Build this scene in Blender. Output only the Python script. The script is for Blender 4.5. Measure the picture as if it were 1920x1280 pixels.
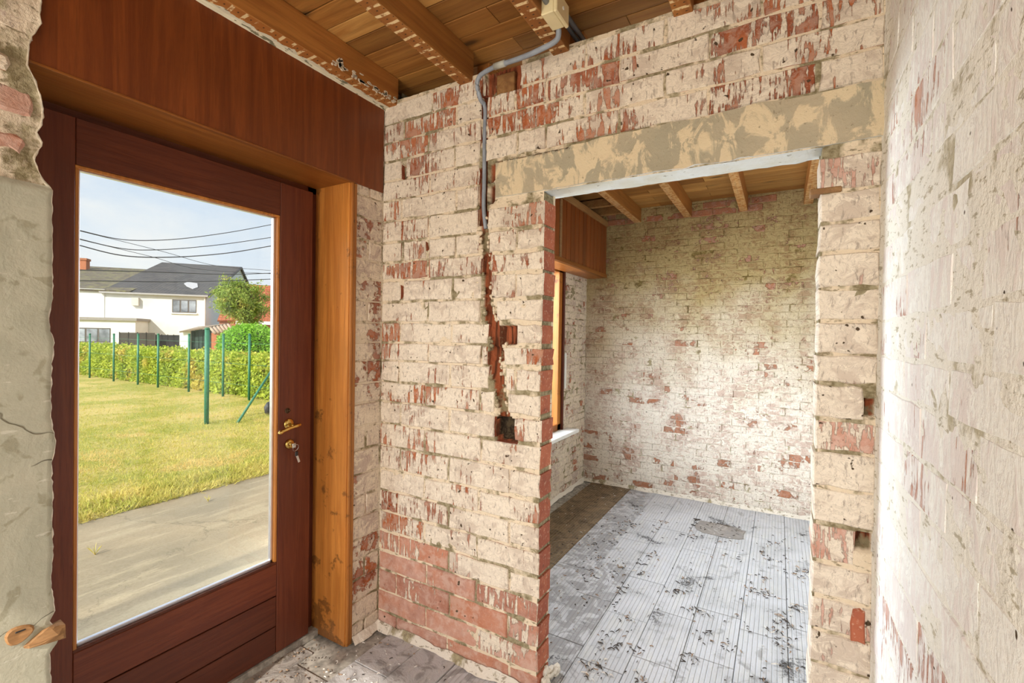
import bpy, bmesh, math, random
import numpy as np
from mathutils import Vector, noise, Matrix
random.seed(7); rng = np.random.default_rng(7)
S = bpy.context.scene
for o in list(bpy.data.objects): bpy.data.objects.remove(o)
COL = S.collection
R = math.radians
CH = 1.512                                   # camera height; floor is z = 0
# ------------------------------------------------------------------ camera
FPX = 871.56; YAW, PITCH, ROLL = R(29.903), R(-0.626), R(0.9015)
_cy, _sy = math.cos(YAW), math.sin(YAW)
FW = Vector((-_sy*math.cos(PITCH), _cy*math.cos(PITCH), math.sin(PITCH)))
_r = Vector((_cy, _sy, 0)); _u = _r.cross(FW)
RT = _r*math.cos(ROLL)+_u*math.sin(ROLL); UP = _u*math.cos(ROLL)-_r*math.sin(ROLL)
cd = bpy.data.cameras.new('camera'); cam = bpy.data.objects.new('camera', cd); COL.objects.link(cam)
cd.sensor_width = 36; cd.lens = FPX/1920*36; cd.clip_start = .02; cd.clip_end = 600
M = Matrix((RT, UP, -FW)).transposed().to_4x4(); M.translation = Vector((0, 0, CH)); cam.matrix_world = M
S.camera = cam
# ------------------------------------------------------------------ view
S.view_settings.view_transform = 'Standard'; S.view_settings.look = 'None'
S.view_settings.exposure = 0.0; S.view_settings.gamma = 1.0; S.view_settings.use_curve_mapping = False
try:
    S.cycles.max_bounces = 8; S.cycles.transparent_max_bounces = 12
except Exception: pass
# ------------------------------------------------------------------ node helper
class G:
    def __init__(s, tree): s.t = tree; s.n = tree.nodes; s.l = tree.links
    def add(s, typ, **kw):
        nd = s.n.new(typ)
        for k, v in kw.items(): setattr(nd, k, v)
        return nd
    def put(s, sock, v):
        if v is None: return
        if isinstance(v, bpy.types.NodeSocket): s.l.new(v, sock)
        else:
            try: sock.default_value = v
            except Exception: sock.default_value = (*v, 1)
    def math(s, op, a, b=None, c=None, clamp=False):
        nd = s.add('ShaderNodeMath', operation=op, use_clamp=clamp)
        s.put(nd.inputs[0], a); s.put(nd.inputs[1], b); s.put(nd.inputs[2], c); return nd.outputs[0]
    def ramp(s, v, a, b, c=0., d=1.):
        nd = s.add('ShaderNodeMapRange'); nd.clamp = True
        for i, x in enumerate((v, a, b, c, d)): s.put(nd.inputs[i], x)
        return nd.outputs[0]
    def mix(s, f, a, b, mode='MIX'):
        nd = s.add('ShaderNodeMix', data_type='RGBA', blend_type=mode)
        s.put(nd.inputs[0], f)
        for i, v in ((6, a), (7, b)):
            if isinstance(v, tuple) and len(v) == 3: v = (*v, 1)
            s.put(nd.inputs[i], v)
        return nd.outputs[2]
    def noise(s, vec, scale, detail=3., rough=.55, dist=0.):
        nd = s.add('ShaderNodeTexNoise'); s.put(nd.inputs['Vector'], vec)
        nd.inputs['Scale'].default_value = scale; nd.inputs['Detail'].default_value = detail
        nd.inputs['Roughness'].default_value = rough; nd.inputs['Distortion'].default_value = dist
        return nd.outputs[0]
    def pos(s): return s.add('ShaderNodeNewGeometry').outputs['Position']
    def sep(s, v):
        nd = s.add('ShaderNodeSeparateXYZ'); s.put(nd.inputs[0], v); return nd.outputs
    def comb(s, x, y, z):
        nd = s.add('ShaderNodeCombineXYZ')
        for i, v in enumerate((x, y, z)): s.put(nd.inputs[i], v)
        return nd.outputs[0]
    def vmul(s, v, k):
        nd = s.add('ShaderNodeVectorMath', operation='MULTIPLY'); s.put(nd.inputs[0], v); nd.inputs[1].default_value = k
        return nd.outputs[0]
    def vadd(s, v, w):
        nd = s.add('ShaderNodeVectorMath', operation='ADD'); s.put(nd.inputs[0], v); s.put(nd.inputs[1], w); return nd.outputs[0]
    def bump(s, h, dist, strength=1.):
        nd = s.add('ShaderNodeBump'); nd.inputs['Distance'].default_value = dist
        nd.inputs['Strength'].default_value = strength; s.put(nd.inputs['Height'], h); return nd.outputs[0]
def mat(name):
    m = bpy.data.materials.new(name); m.use_nodes = True; t = m.node_tree
    return m, G(t), t.nodes['Principled BSDF']
def fin(g, p, col, rough=.85, bump=None, metal=0., spec=None):
    g.put(p.inputs['Base Color'], (*col, 1) if isinstance(col, tuple) and len(col) == 3 else col)
    g.put(p.inputs['Roughness'], rough); p.inputs['Metallic'].default_value = metal
    if spec is not None: p.inputs['Specular IOR Level'].default_value = spec
    if bump is not None: g.l.new(bump, p.inputs['Normal'])
def plain(name, col, rough=.7, metal=0., var=.12, scale=20, spec=None):
    m, g, p = mat(name)
    n = g.noise(g.pos(), scale, 3)
    c = g.mix(g.ramp(n, .35, .65), tuple(x*(1-var) for x in col), tuple(min(1, x*(1+var)) for x in col))
    fin(g, p, c, rough, None, metal, spec); return m
# ------------------------------------------------------------------ world, sun, lights
W = bpy.data.worlds.new('sky'); S.world = W; W.use_nodes = True
g = G(W.node_tree); bg = W.node_tree.nodes['Background']
tc = g.add('ShaderNodeTexCoord').outputs['Generated']; xyz = g.sep(tc)
grad = g.mix(g.ramp(xyz[2], 0., .55), (.86, .93, 1.0, 1), (.46, .66, .95, 1))
cl = g.noise(g.vmul(tc, (1.6, 1.6, 5.5)), 1.7, 5, .55, .4)
sky = g.mix(g.ramp(cl, .40, .66, .15, .95), grad, (1.0, 1.0, .99, 1))
g.put(bg.inputs[0], sky); bg.inputs[1].default_value = 1.0
def sun(name, direction, energy, angle, col):
    l = bpy.data.lights.new(name, 'SUN'); l.energy = energy; l.angle = R(angle); l.color = col
    o = bpy.data.objects.new(name, l); COL.objects.link(o)
    o.rotation_euler = Vector(direction).to_track_quat('-Z', 'Y').to_euler()      # direction the light travels
    return o
sun('sun', (-.20, .80, -.56), 4.4, .6, (1, .93, .80))
sun('added_sky_fill', (.62, .75, -.25), 5.2, 56, (.96, .97, 1.0))  # added wide soft sun, boosts sky light through the door
def area(name, loc, target, sx, sy, power, col):
    l = bpy.data.lights.new(name, 'AREA'); l.shape = 'RECTANGLE'; l.size = sx; l.size_y = sy; l.energy = power; l.color = col
    o = bpy.data.objects.new(name, l); COL.objects.link(o); o.location = loc
    o.rotation_euler = (Vector(target)-Vector(loc)).to_track_quat('-Z', 'Z').to_euler(); return o
area('window_daylight', (-2.75, 3.0, 1.9), (0., 3.5, .35), 2.3, 1.9, 330, (.85, .92, 1.0))
area('rear_fill', (-.75, -2.3, 1.5), (-.75, 2, 1.45), 1.9, 2.2, 55, (1, .90, .77))  # added warm fill lamp behind the camera, no seen source
area('right_wall_fill', (-1.55, -1.4, 1.5), (.26, 1.2, 1.1), 1.2, 1.6, 40, (1, .97, .93))  # added fill lamp brightening the right wall, no window there
# ------------------------------------------------------------------ object helpers
def wloc(p):
    v = Vector((0, 0, 0))
    while p is not None: v += p.location; p = p.parent
    return v
def put(name, verts, faces, m, parent=None, smooth=False, fm=None):
    """verts are world coordinates; they are stored relative to the parent's origin"""
    b = wloc(parent); verts = [Vector(v)-b for v in verts]
    me = bpy.data.meshes.new(name); me.from_pydata([tuple(v) for v in verts], [], [tuple(f) for f in faces])
    ms = m if isinstance(m, (list, tuple)) else [m]
    for x in ms: me.materials.append(x)
    if fm is not None: me.polygons.foreach_set('material_index', fm)
    if smooth: me.polygons.foreach_set('use_smooth', [True]*len(me.polygons))
    me.update()
    o = bpy.data.objects.new(name, me); COL.objects.link(o); o.parent = parent; return o
def tag(o, label=None, cat=None, group=None, kind=None):
    if label: o['label'] = label
    if cat: o['category'] = cat
    if group: o['group'] = group
    if kind: o['kind'] = kind
    return o
def empty(name, loc=(0, 0, 0), **k):
    o = bpy.data.objects.new(name, None); COL.objects.link(o); o.location = loc; o.empty_display_size = .1
    tag(o, **k); return o
class MB:
    """collects simple solids for one mesh; coordinates are world ones"""
    def __init__(s): s.v = []; s.f = []; s.m = []
    def raw(s, vs, fs, mi=0):
        b = len(s.v); s.v += [tuple(v) for v in vs]; s.f += [tuple(b+i for i in f) for f in fs]; s.m += [mi]*len(fs)
    def box(s, a, b, bev=0., mi=0, fr=None):
        """fr = (origin, U, V, W) frame"""
        x0, y0, z0 = a; x1, y1, z1 = b
        pts = []; c = min(bev, abs(x1-x0)*.45, abs(y1-y0)*.45, abs(z1-z0)*.45)
        bm = bmesh.new(); bmesh.ops.create_cube(bm, size=1)
        for v in bm.verts:
            v.co = Vector(((x0+x1)/2+v.co.x*(x1-x0), (y0+y1)/2+v.co.y*(y1-y0), (z0+z1)/2+v.co.z*(z1-z0)))
        if c > 0: bmesh.ops.bevel(bm, geom=bm.edges[:], offset=c, segments=1, affect='EDGES', profile=.5)
        bm.verts.index_update()
        vs = [v.co.copy() for v in bm.verts]
        if fr: vs = [fr[0]+fr[1]*v.x+fr[2]*v.y+fr[3]*v.z for v in vs]
        s.raw(vs, [[v.index for v in f.verts] for f in bm.faces], mi); bm.free()
    def tube(s, pts, r, n=8, mi=0, caps=True):
        pts = [Vector(p) for p in pts]; rs = r if isinstance(r, (list, tuple)) else [r]*len(pts)
        vs = []; fs = []
        for i, p in enumerate(pts):
            d = (pts[min(i+1, len(pts)-1)]-pts[max(i-1, 0)]).normalized()
            a = d.cross(Vector((0, 0, 1)) if abs(d.z) < .9 else Vector((1, 0, 0))).normalized(); b = d.cross(a)
            for k in range(n):
                t = 2*math.pi*k/n; vs.append(p+(a*math.cos(t)+b*math.sin(t))*rs[i])
        for i in range(len(pts)-1):
            for k in range(n):
                fs.append((i*n+k, i*n+(k+1) % n, (i+1)*n+(k+1) % n, (i+1)*n+k))
        if caps: fs += [tuple(range(n))[::-1], tuple((len(pts)-1)*n+k for k in range(n))]
        s.raw(vs, fs, mi)
    def build(s, name, m, parent=None, smooth=False, **k):
        o = put(name, s.v, s.f, m, parent, smooth, s.m); tag(o, **k); return o
def smooth_path(pts, n=6):
    pts = [Vector(p) for p in pts]; out = []
    for i in range(len(pts)-1):
        p0 = pts[max(i-1, 0)]; p1 = pts[i]; p2 = pts[i+1]; p3 = pts[min(i+2, len(pts)-1)]
        for k in range(n):
            t = k/n; out.append(.5*((2*p1)+(p2-p0)*t+(2*p0-5*p1+4*p2-p3)*t*t+(3*p1-p0-3*p2+p3)*t**3))
    return out+[pts[-1]]
def interp(x, xs, ys): return float(np.interp(x, xs, ys))
def nz(x, y, z=0., s=1.): return noise.noise(Vector((x*s, y*s, z*s)))
def frac(x, y, z=0.): return noise.fractal(Vector((x, y, z)), 1., 2., 4)
# sight line of a pixel, used to survey where things outside stand
def ray(x, y): return (RT*((x-960)/FPX)-UP*((y-640)/FPX)+FW)
def onX(x, y, X): d = ray(x, y); return d*(X/d.x)+Vector((0, 0, CH))
def onP(x, y, P, n):
    d = ray(x, y); c = Vector((0, 0, CH)); return c+d*((Vector(P)-c).dot(n)/d.dot(n))

# ------------------------------------------------------------------ materials
def coat(name, axis, cream=(.73, .64, .53), haze=(.54, .44, .36), red=(.42, .125, .045), red2=(.28, .075, .032),
         bias=0., streak=True, top_tint=None, bump=.006, grey=None, scr_amt=.75, soft=0.):
    """brick with plaster remains: colour.r of the object says how much bare brick shows"""
    m, g, p = mat(name); P = g.pos(); x = g.sep(P); h = x[0] if axis == 'x' else x[1]
    v = g.comb(h, 0., x[2]); info = g.add('ShaderNodeObjectInfo'); oc = g.add('ShaderNodeSeparateColor')
    g.l.new(info.outputs['Color'], oc.inputs[0]); e = oc.outputs[0]
    warp = g.vadd(v, g.vmul(g.comb(g.noise(v, 9), 0., g.noise(g.vadd(v, (3.1, 0, 1.7)), 9)), (.05, 0, .09)))
    st = g.noise(g.vmul(v, (62, 1, 8) if streak else (26, 1, 22)), 1., 3, .6)
    st2 = g.noise(warp, 24, 4, .62)
    cl = g.noise(v, 4.2, 3, .5)
    st3 = g.noise(g.vmul(warp, (1, 1, .6)), 8.5, 4, .6)
    val = g.math('ADD', g.math('MULTIPLY', st, .50 if streak else .2), g.math('MULTIPLY', cl, .5))
    val = g.math('ADD', val, g.math('MULTIPLY', st2, .25 if streak else .3))
    val = g.math('ADD', val, g.math('MULTIPLY', st3, 0 if streak else .25))
    ex = g.math('SUBTRACT', e, .5)
    val = g.math('ADD', val, g.math('ADD', g.math('MULTIPLY', ex, .55), bias))
    msk = g.ramp(val, .698, .722)
    fib = g.noise(g.vmul(warp, (1.6, 1.6, .5) if soft else (1, 1, 1.6)), 20, 6, .68, .8)
    fine = g.noise(P, 95, 4, .7)
    hz = g.ramp(g.math('ADD', fib, g.math('MULTIPLY', g.math('SUBTRACT', cl, .5), .7)), .47, .60)
    bright = tuple(min(.92, c*1.1) for c in cream)
    c = g.mix(g.ramp(fine, .35, .65), cream, bright)
    c = g.mix(g.math('MULTIPLY', hz, .8), c, haze)
    edge = g.ramp(g.math('ABSOLUTE', g.math('SUBTRACT', fib, .47)), .018, .0, 0, .6); c = g.mix(edge, c, tuple(k*.75 for k in haze))
    scr = g.noise(g.vmul(warp, (2.6, 1, .9)), 30, 5, .66)
    c = g.mix(g.ramp(scr, .55, .64, 0, scr_amt), c, tuple(k*.62 for k in haze))
    if grey: c = g.mix(g.ramp(g.noise(v, 3.1, 3), .5, .62, 0, .75), c, grey)
    if top_tint: c = g.mix(g.math('MULTIPLY', g.ramp(g.math('ADD', x[2], g.math('MULTIPLY', g.noise(v, 2.2, 4), 1.5)), 1.7, 2.9), .95), c, top_tint, 'MULTIPLY')  # tint multiplied in towards the top, broken up by noise
    rc = g.mix(g.ramp(g.math('ADD', g.noise(v, 11, 4), g.math('MULTIPLY', g.math('SUBTRACT', info.outputs['Random'], .5), .3)), .4, .62), red, red2)
    rc = g.mix(g.ramp(fine, .56, .68, 0, .5), rc, (.62, .36, .26, 1))
    rc = g.mix(g.ramp(g.math('ADD', st2, g.math('MULTIPLY', cl, .4)), .70, .80, 0, .35), rc, haze)
    rc = g.mix(g.math('MULTIPLY', oc.outputs[2], g.ramp(g.noise(warp, 12, 5, .7), .30, .62, .35, 1.)), rc, (.66, .45, .38, 1))
    c = g.mix(msk, c, rc)
    pit = g.ramp(g.noise(P, 42, 2, .4), .76 if soft else .73, .79 if soft else .76); c = g.mix(pit, c, (.09, .06, .035, 1))
    H = g.math('ADD', g.math('MULTIPLY', msk, -.75), g.math('MULTIPLY', fib, .9))
    H = g.math('ADD', H, g.math('MULTIPLY', fine, .22)); H = g.math('ADD', H, g.math('MULTIPLY', st2, .55)); H = g.math('SUBTRACT', H, pit)
    fin(g, p, c, .9, g.bump(H, bump, .9), spec=.2); return m
def bare(name, red=(.42, .13, .07), red2=(.30, .085, .05)):
    m, g, p = mat(name); P = g.pos(); info = g.add('ShaderNodeObjectInfo')
    n = g.noise(P, 14, 4, .6); f = g.noise(P, 80, 3, .6)
    c = g.mix(g.ramp(g.math('ADD', n, g.math('MULTIPLY', g.math('SUBTRACT', info.outputs['Random'], .5), .35)), .36, .64), red, red2)
    c = g.mix(g.ramp(f, .58, .68, 0, .6), c, (.62, .42, .30, 1))
    c = g.mix(g.ramp(g.noise(P, 22, 3), .64, .68, 0, .6), c, (.16, .06, .04, 1))
    fin(g, p, c, .85, g.bump(g.math('ADD', n, g.math('MULTIPLY', f, .3)), .004), spec=.25); return m
def mortar(name, axis, cover=.0, cream=(.72, .60, .45), grey=(.36, .31, .20), grey2=(.20, .16, .09), top_tint=None):
    m, g, p = mat(name); P = g.pos(); x = g.sep(P); h = x[0] if axis == 'x' else x[1]; v = g.comb(h, 0., x[2])
    a = g.noise(g.vmul(v, (1, 1, .8)), 10, 4, .6); b = g.noise(P, 45, 4, .65); cl = g.noise(v, 3.3, 2)
    c = g.mix(g.ramp(b, .40, .62), grey, grey2)
    msk = g.ramp(g.math('ADD', g.math('MULTIPLY', a, .7), g.math('ADD', g.math('MULTIPLY', cl, .5), cover)), .54, .60)
    c = g.mix(msk, c, cream); c = g.mix(g.ramp(g.noise(g.vmul(v, (1, 1, 2.5)), 26, 4, .65), .56, .62, 0, .8), c, grey2)
    if top_tint: c = g.mix(g.math('MULTIPLY', g.ramp(g.math('ADD', x[2], g.math('MULTIPLY', g.noise(v, 2.2, 4), 1.5)), 1.7, 2.9), .95), c, top_tint, 'MULTIPLY')  # mortar tinted upwards like the bricks it joins
    at = g.add('ShaderNodeAttribute', attribute_name='gouge').outputs['Fac']
    rib = g.noise(g.vmul(v, (70, 1, 5)), 1., 2)
    inner = g.mix(g.ramp(rib, .42, .56), (.10, .035, .018, 1), (.34, .10, .045, 1))
    inner = g.mix(g.ramp(a, .54, .60), inner, (.27, .22, .13, 1))
    inner = g.mix(g.ramp(at, 1.2, 1.8), inner, g.mix(g.ramp(b, .45, .6), (.035, .026, .018, 1), (.10, .075, .045, 1)))  # deepest hole darkened in the colour to stand for its shade
    c = g.mix(g.ramp(at, .3, .7), c, inner)
    fin(g, p, c, .95, g.bump(g.math('ADD', b, a), .008), spec=.1); return m
def wood(name, a, b, axis='z', rough=.45, scale=1., knots=False, worn=None, laths=False, spec=.4, coat_w=0.):
    m, g, p = mat(name); P = g.pos(); info = g.add('ShaderNodeObjectInfo')
    k = {'x': (.6, 11, 11), 'y': (11, .6, 11), 'z': (11, 11, .6)}[axis]
    off = g.math('MULTIPLY', info.outputs['Random'], 17.3)
    v = g.vadd(g.vmul(P, tuple(q*scale for q in k)), g.comb(off, off, off))
    n = g.noise(v, 1.5, 5, .62, 1.6); f = g.noise(v, 9, 4, .7, .3); big = g.noise(P, 2.3, 3)
    c = g.mix(g.ramp(n, .36, .62), a, b)
    c = g.mix(g.ramp(f, .5, .66, 0, .45), c, tuple(q*.45 for q in a))
    c = g.mix(g.math('MULTIPLY', g.ramp(big, .42, .62), .35), c, tuple(q*.6 for q in a))
    rnd = g.ramp(info.outputs['Random'], 0., 1., .78, 1.22); c = g.mix(1., c, g.comb(rnd, rnd, rnd), 'MULTIPLY')
    if knots:
        vo = g.add('ShaderNodeTexVoronoi'); g.put(vo.inputs['Vector'], g.vmul(P, {'x': (2.2, 7, 7), 'y': (7, 2.2, 7), 'z': (7, 7, 2.2)}[axis])); vo.inputs['Scale'].default_value = .8
        c = g.mix(g.ramp(vo.outputs['Distance'], .10, .06), c, (.035, .012, .005, 1))
        c = g.mix(g.ramp(vo.outputs['Distance'], .16, .10, 0, .5), c, tuple(q*.4 for q in a))
    if worn: c = g.mix(g.ramp(g.math('ADD', g.noise(P, 7, 5, .7), g.ramp(g.sep(P)[2], 0., .35, .17, 0.)), .60, .66, 0, .6), c, worn)
    if laths:
        y = g.math('ADD', g.sep(P)[1], g.math('MULTIPLY', g.noise(P, 9, 2), .018))
        ph = g.math('FRACT', g.math('MULTIPLY', y, 1/laths))
        gate = g.ramp(g.noise(P, 30, 3), .44, .52)
        c = g.mix(g.math('MULTIPLY', g.ramp(ph, .70, .74), gate), c, (.80, .60, .33, 1))
        hol = g.math('MULTIPLY', g.ramp(g.math('ABSOLUTE', g.math('SUBTRACT', ph, .35)), .07, .03), g.ramp(g.math('ABSOLUTE', g.math('SUBTRACT', g.math('FRACT', g.math('MULTIPLY', g.sep(P)[0], 31)), .5)), .15, .08))
        c = g.mix(hol, c, (.05, .02, .008, 1))
    H = g.math('ADD', n, g.math('MULTIPLY', f, .4))
    fin(g, p, c, rough, g.bump(H, .0012), spec=spec)
    if coat_w: p.inputs['Coat Weight'].default_value = coat_w; p.inputs['Coat Roughness'].default_value = .25
    return m

M_COAT = coat('plaster_traced_brick', 'x', bias=-.014)
M_COATR = coat('limewashed_brick', 'y', cream=(.88, .86, .81), haze=(.78, .70, .68), red=(.55, .24, .14), red2=(.45, .22, .16), bias=-.03, scr_amt=.22, soft=1.)
M_COATB = coat('olive_topped_thin_brick', 'x', cream=(.76, .70, .62), haze=(.52, .37, .31), red=(.42, .17, .09), red2=(.36, .17, .10), bias=-.03, streak=False, top_tint=(.58, .48, .24, 1), bump=.014)
M_COATW = coat('scraped_brick', 'y', cream=(.70, .60, .48), haze=(.46, .35, .30), bias=-.01, streak=False, bump=.009)
M_BARE = bare('bare_red_brick')
M_MORT = mortar('lime_mortar', 'x', -.01)
M_JOINT = mortar('jamb_joint', 'x', -.3)
M_MORTR = mortar('covered_mortar', 'y', .07, cream=(.84, .81, .74), grey=(.55, .50, .38), grey2=(.42, .37, .26))
M_MORTB = mortar('rough_mortar', 'x', .05, cream=(.74, .68, .60), grey=(.40, .35, .22), grey2=(.25, .20, .13), top_tint=(.58, .48, .24, 1))
M_MORTW = mortar('rough_mortar_side', 'y', .0, cream=(.66, .56, .44))
M_MAHOG = wood('dark_mahogany', (.135, .034, .014), (.095, .021, .010), 'z', .42, 1.3, spec=.3, coat_w=.08)
M_MAHOGY = wood('dark_mahogany_rail', (.15, .036, .014), (.105, .023, .010), 'y', .42, 1.3, spec=.3, coat_w=.08)
M_FASC = wood('fascia_veneer', (.20, .050, .010), (.125, .028, .006), 'z', .42, 1.)
M_LINE = wood('honey_lining', (.54, .215, .045), (.38, .13, .024), 'z', .38, 1., worn=(.05, .022, .01, 1))
M_LINEY = wood('honey_lining_head', (.36, .125, .024), (.27, .08, .014), 'y', .38, 1.)
M_JOIST = wood('joist_wood', (.40, .165, .036), (.28, .10, .02), 'y', .6, .8, knots=True)
M_JOISTU = wood('joist_underside', (.42, .17, .04), (.32, .11, .022), 'y', .7, .8, laths=.048)
M_JOISTU2 = wood('joist_underside_fine', (.46, .22, .06), (.34, .13, .03), 'y', .7, .8, laths=.026)
M_BOARD = wood('ceiling_board', (.41, .185, .042), (.26, .10, .02), 'x', .6, .8, knots=True)
M_BOARD2 = wood('pale_ceiling_board', (.55, .30, .09), (.34, .15, .035), 'x', .6, .8, knots=True)
M_SHUT = wood('shutter_board', (.27, .075, .015), (.19, .048, .010), 'z', .45, 1.2)
M_BEAM = wood('raw_beam', (.38, .20, .07), (.25, .11, .035), 'y', .7, 1)
M_RAWX = wood('raw_timber', (.38, .21, .09), (.28, .14, .055), 'y', .8, 1.4)
M_ALU = plain('aluminium_spacer', (.78, .78, .84), .3, .7, .05)
M_BRASS = plain('brass', (.62, .42, .13), .22, 1., .1)
M_STEEL = plain('steel', (.6, .6, .6), .3, 1., .1)
M_PVC = plain('grey_conduit', (.26, .29, .34), .45, 0., .15)
M_PVCD = plain('dark_conduit', (.10, .105, .12), .5, 0., .2)
M_CREAMP = plain('cream_plastic', (.74, .63, .38), .4, 0., .04)
M_BLACK = plain('black_plastic', (.02, .02, .022), .5, 0., .2)
M_PLASTIC = plain('white_plastic', (.78, .78, .76), .4, 0., .03)

def m_glass(name, tint=(1, 1, 1)):
    m = bpy.data.materials.new(name); m.use_nodes = True; g = G(m.node_tree); n = m.node_tree.nodes
    n.remove(n['Principled BSDF']); out = n['Material Output']
    tr = g.add('ShaderNodeBsdfTransparent'); tr.inputs[0].default_value = (*tint, 1)
    gl = g.add('ShaderNodeBsdfGlossy'); gl.inputs['Roughness'].default_value = .02
    fr = g.add('ShaderNodeFresnel'); fr.inputs[0].default_value = 1.45
    mx = g.add('ShaderNodeMixShader'); g.l.new(g.math('MULTIPLY', fr.outputs[0], .6), mx.inputs[0])
    g.l.new(tr.outputs[0], mx.inputs[1]); g.l.new(gl.outputs[0], mx.inputs[2]); g.l.new(mx.outputs[0], out.inputs[0]); return m
M_GLASS = m_glass('clear_glass', (.97, .985, .98))

def m_concrete():
    m, g, p = mat('lintel_concrete'); P = g.pos(); x = g.sep(P)
    v = g.comb(x[0], 0., x[2]); a = g.noise(g.vmul(v, (12, 1, 7)), 1., 5, .62, .8); b = g.noise(P, 60, 4, .7); c0 = g.noise(P, 2.2, 3)
    col = g.mix(g.ramp(c0, .42, .58), (.46, .39, .28, 1), (.38, .34, .25, 1))
    col = g.mix(g.ramp(a, .49, .545, 0, .85), col, (.72, .59, .40, 1))
    col = g.mix(g.ramp(b, .62, .7, 0, .6), col, (.18, .15, .09, 1))
    fin(g, p, col, .95, g.bump(g.math('ADD', g.math('MULTIPLY', a, 1.), g.math('MULTIPLY', b, .5)), .008), spec=.1); return m
M_CONC = m_concrete()
def m_soffit():
    m, g, p = mat('painted_soffit'); P = g.pos(); b = g.noise(P, 30, 4, .7); a = g.noise(P, 6, 4)
    col = g.mix(g.ramp(a, .4, .6), (.66, .65, .58, 1), (.74, .76, .76, 1)); col = g.mix(g.ramp(b, .64, .7, 0, .7), col, (.2, .18, .13, 1))
    fin(g, p, col, .8, g.bump(g.math('ADD', a, b), .006), spec=.2); return m
M_SOFF = m_soffit()
def m_plaster():
    m, g, p = mat('grey_plaster'); P = g.pos(); x = g.sep(P); v = g.comb(0., x[1], x[2])
    a = g.noise(v, 7, 5, .6, .5); b = g.noise(P, 110, 3, .7); c0 = g.noise(v, 16, 3, .5, .6)
    col = g.mix(g.ramp(a, .38, .62), (.47, .45, .36, 1), (.40, .39, .31, 1))
    col = g.mix(g.ramp(c0, .60, .66, 0, .6), col, (.27, .25, .17, 1))
    col = g.mix(g.ramp(g.noise(g.vmul(v, (1, 9, 40)), 1.5, 3), .66, .70, 0, .5), col, (.68, .66, .58, 1))
    vo = g.add('ShaderNodeTexVoronoi', feature='DISTANCE_TO_EDGE'); g.put(vo.inputs['Vector'], g.vadd(v, g.vmul(g.comb(0., g.noise(v, 6), g.noise(v, 5.3)), (0, .16, .16)))); vo.inputs['Scale'].default_value = 2.6
    ck = g.math('MULTIPLY', g.ramp(vo.outputs['Distance'], .0, .004, .6, 0.), g.ramp(g.noise(v, 3.7, 2), .52, .56)); col = g.mix(ck, col, (.20, .18, .12, 1))
    fin(g, p, col, .9, g.bump(g.math('SUBTRACT', g.math('ADD', a, g.math('MULTIPLY', b, .15)), ck), .006), spec=.15); return m
M_PLAST = m_plaster()
M_EDGE = plain('broken_plaster_edge', (.66, .58, .46), .95, 0., .2, 60)

def m_tile(name, ribs):
    m, g, p = mat(name); P = g.pos(); x = g.sep(P); info = g.add('ShaderNodeObjectInfo')
    oc = g.add('ShaderNodeSeparateColor'); g.l.new(info.outputs['Color'], oc.inputs[0]); e = oc.outputs[0]; br = oc.outputs[1]
    a = g.noise(P, 9, 5, .62, 1.2); b = g.noise(P, 60, 4, .7); c0 = g.noise(P, 3.2, 4, .55, .6); s = g.noise(g.vmul(P, (7, 1.2, 1)), 4, 3)
    col = g.mix(g.ramp(c0, .42, .60), (.53, .53, .56, 1), (.45, .45, .47, 1))
    col = g.mix(g.ramp(s, .5, .62, 0, .4), col, (.56, .55, .53, 1))
    dirt = g.ramp(g.math('ADD', a, g.math('MULTIPLY', e, .30)), .60, .70)
    col = g.mix(g.math('MULTIPLY', dirt, .7), col, (.24, .23, .23, 1))
    col = g.mix(g.ramp(g.math('ADD', c0, g.math('MULTIPLY', b, .35)), .81, .86, 0, .85), col, (.05, .045, .045, 1))
    brown = g.mix(g.ramp(a, .40, .62), (.24, .17, .10, 1), (.12, .085, .05, 1)); brown = g.mix(g.ramp(g.noise(g.vmul(P, (2, 9, 1)), 9, 4, .7, 1.5), .60, .64), brown, (.40, .31, .21, 1))
    col = g.mix(br, col, brown)
    if ribs:
        w = g.math('ABSOLUTE', g.math('SUBTRACT', g.math('FRACT', g.math('MULTIPLY', x[0], 1/.0215)), .5))
        rib = g.ramp(w, .36, .48); col = g.mix(g.math('MULTIPLY', rib, .22), col, (.45, .46, .50, 1))
        H = g.math('ADD', g.math('MULTIPLY', rib, -.35), g.math('MULTIPLY', a, .9))
    else: H = g.math('MULTIPLY', a, 1.6)
    H = g.math('ADD', H, g.math('MULTIPLY', b, .35))
    fin(g, p, col, .8, g.bump(H, .007), spec=.25); return m
M_TILE = m_tile('glue_ribbed_tile', True); M_TILEH = m_tile('dusty_tile', False)
M_BED = plain('tile_bed', (.34, .32, .29), .95, 0., .35, 30)

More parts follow.
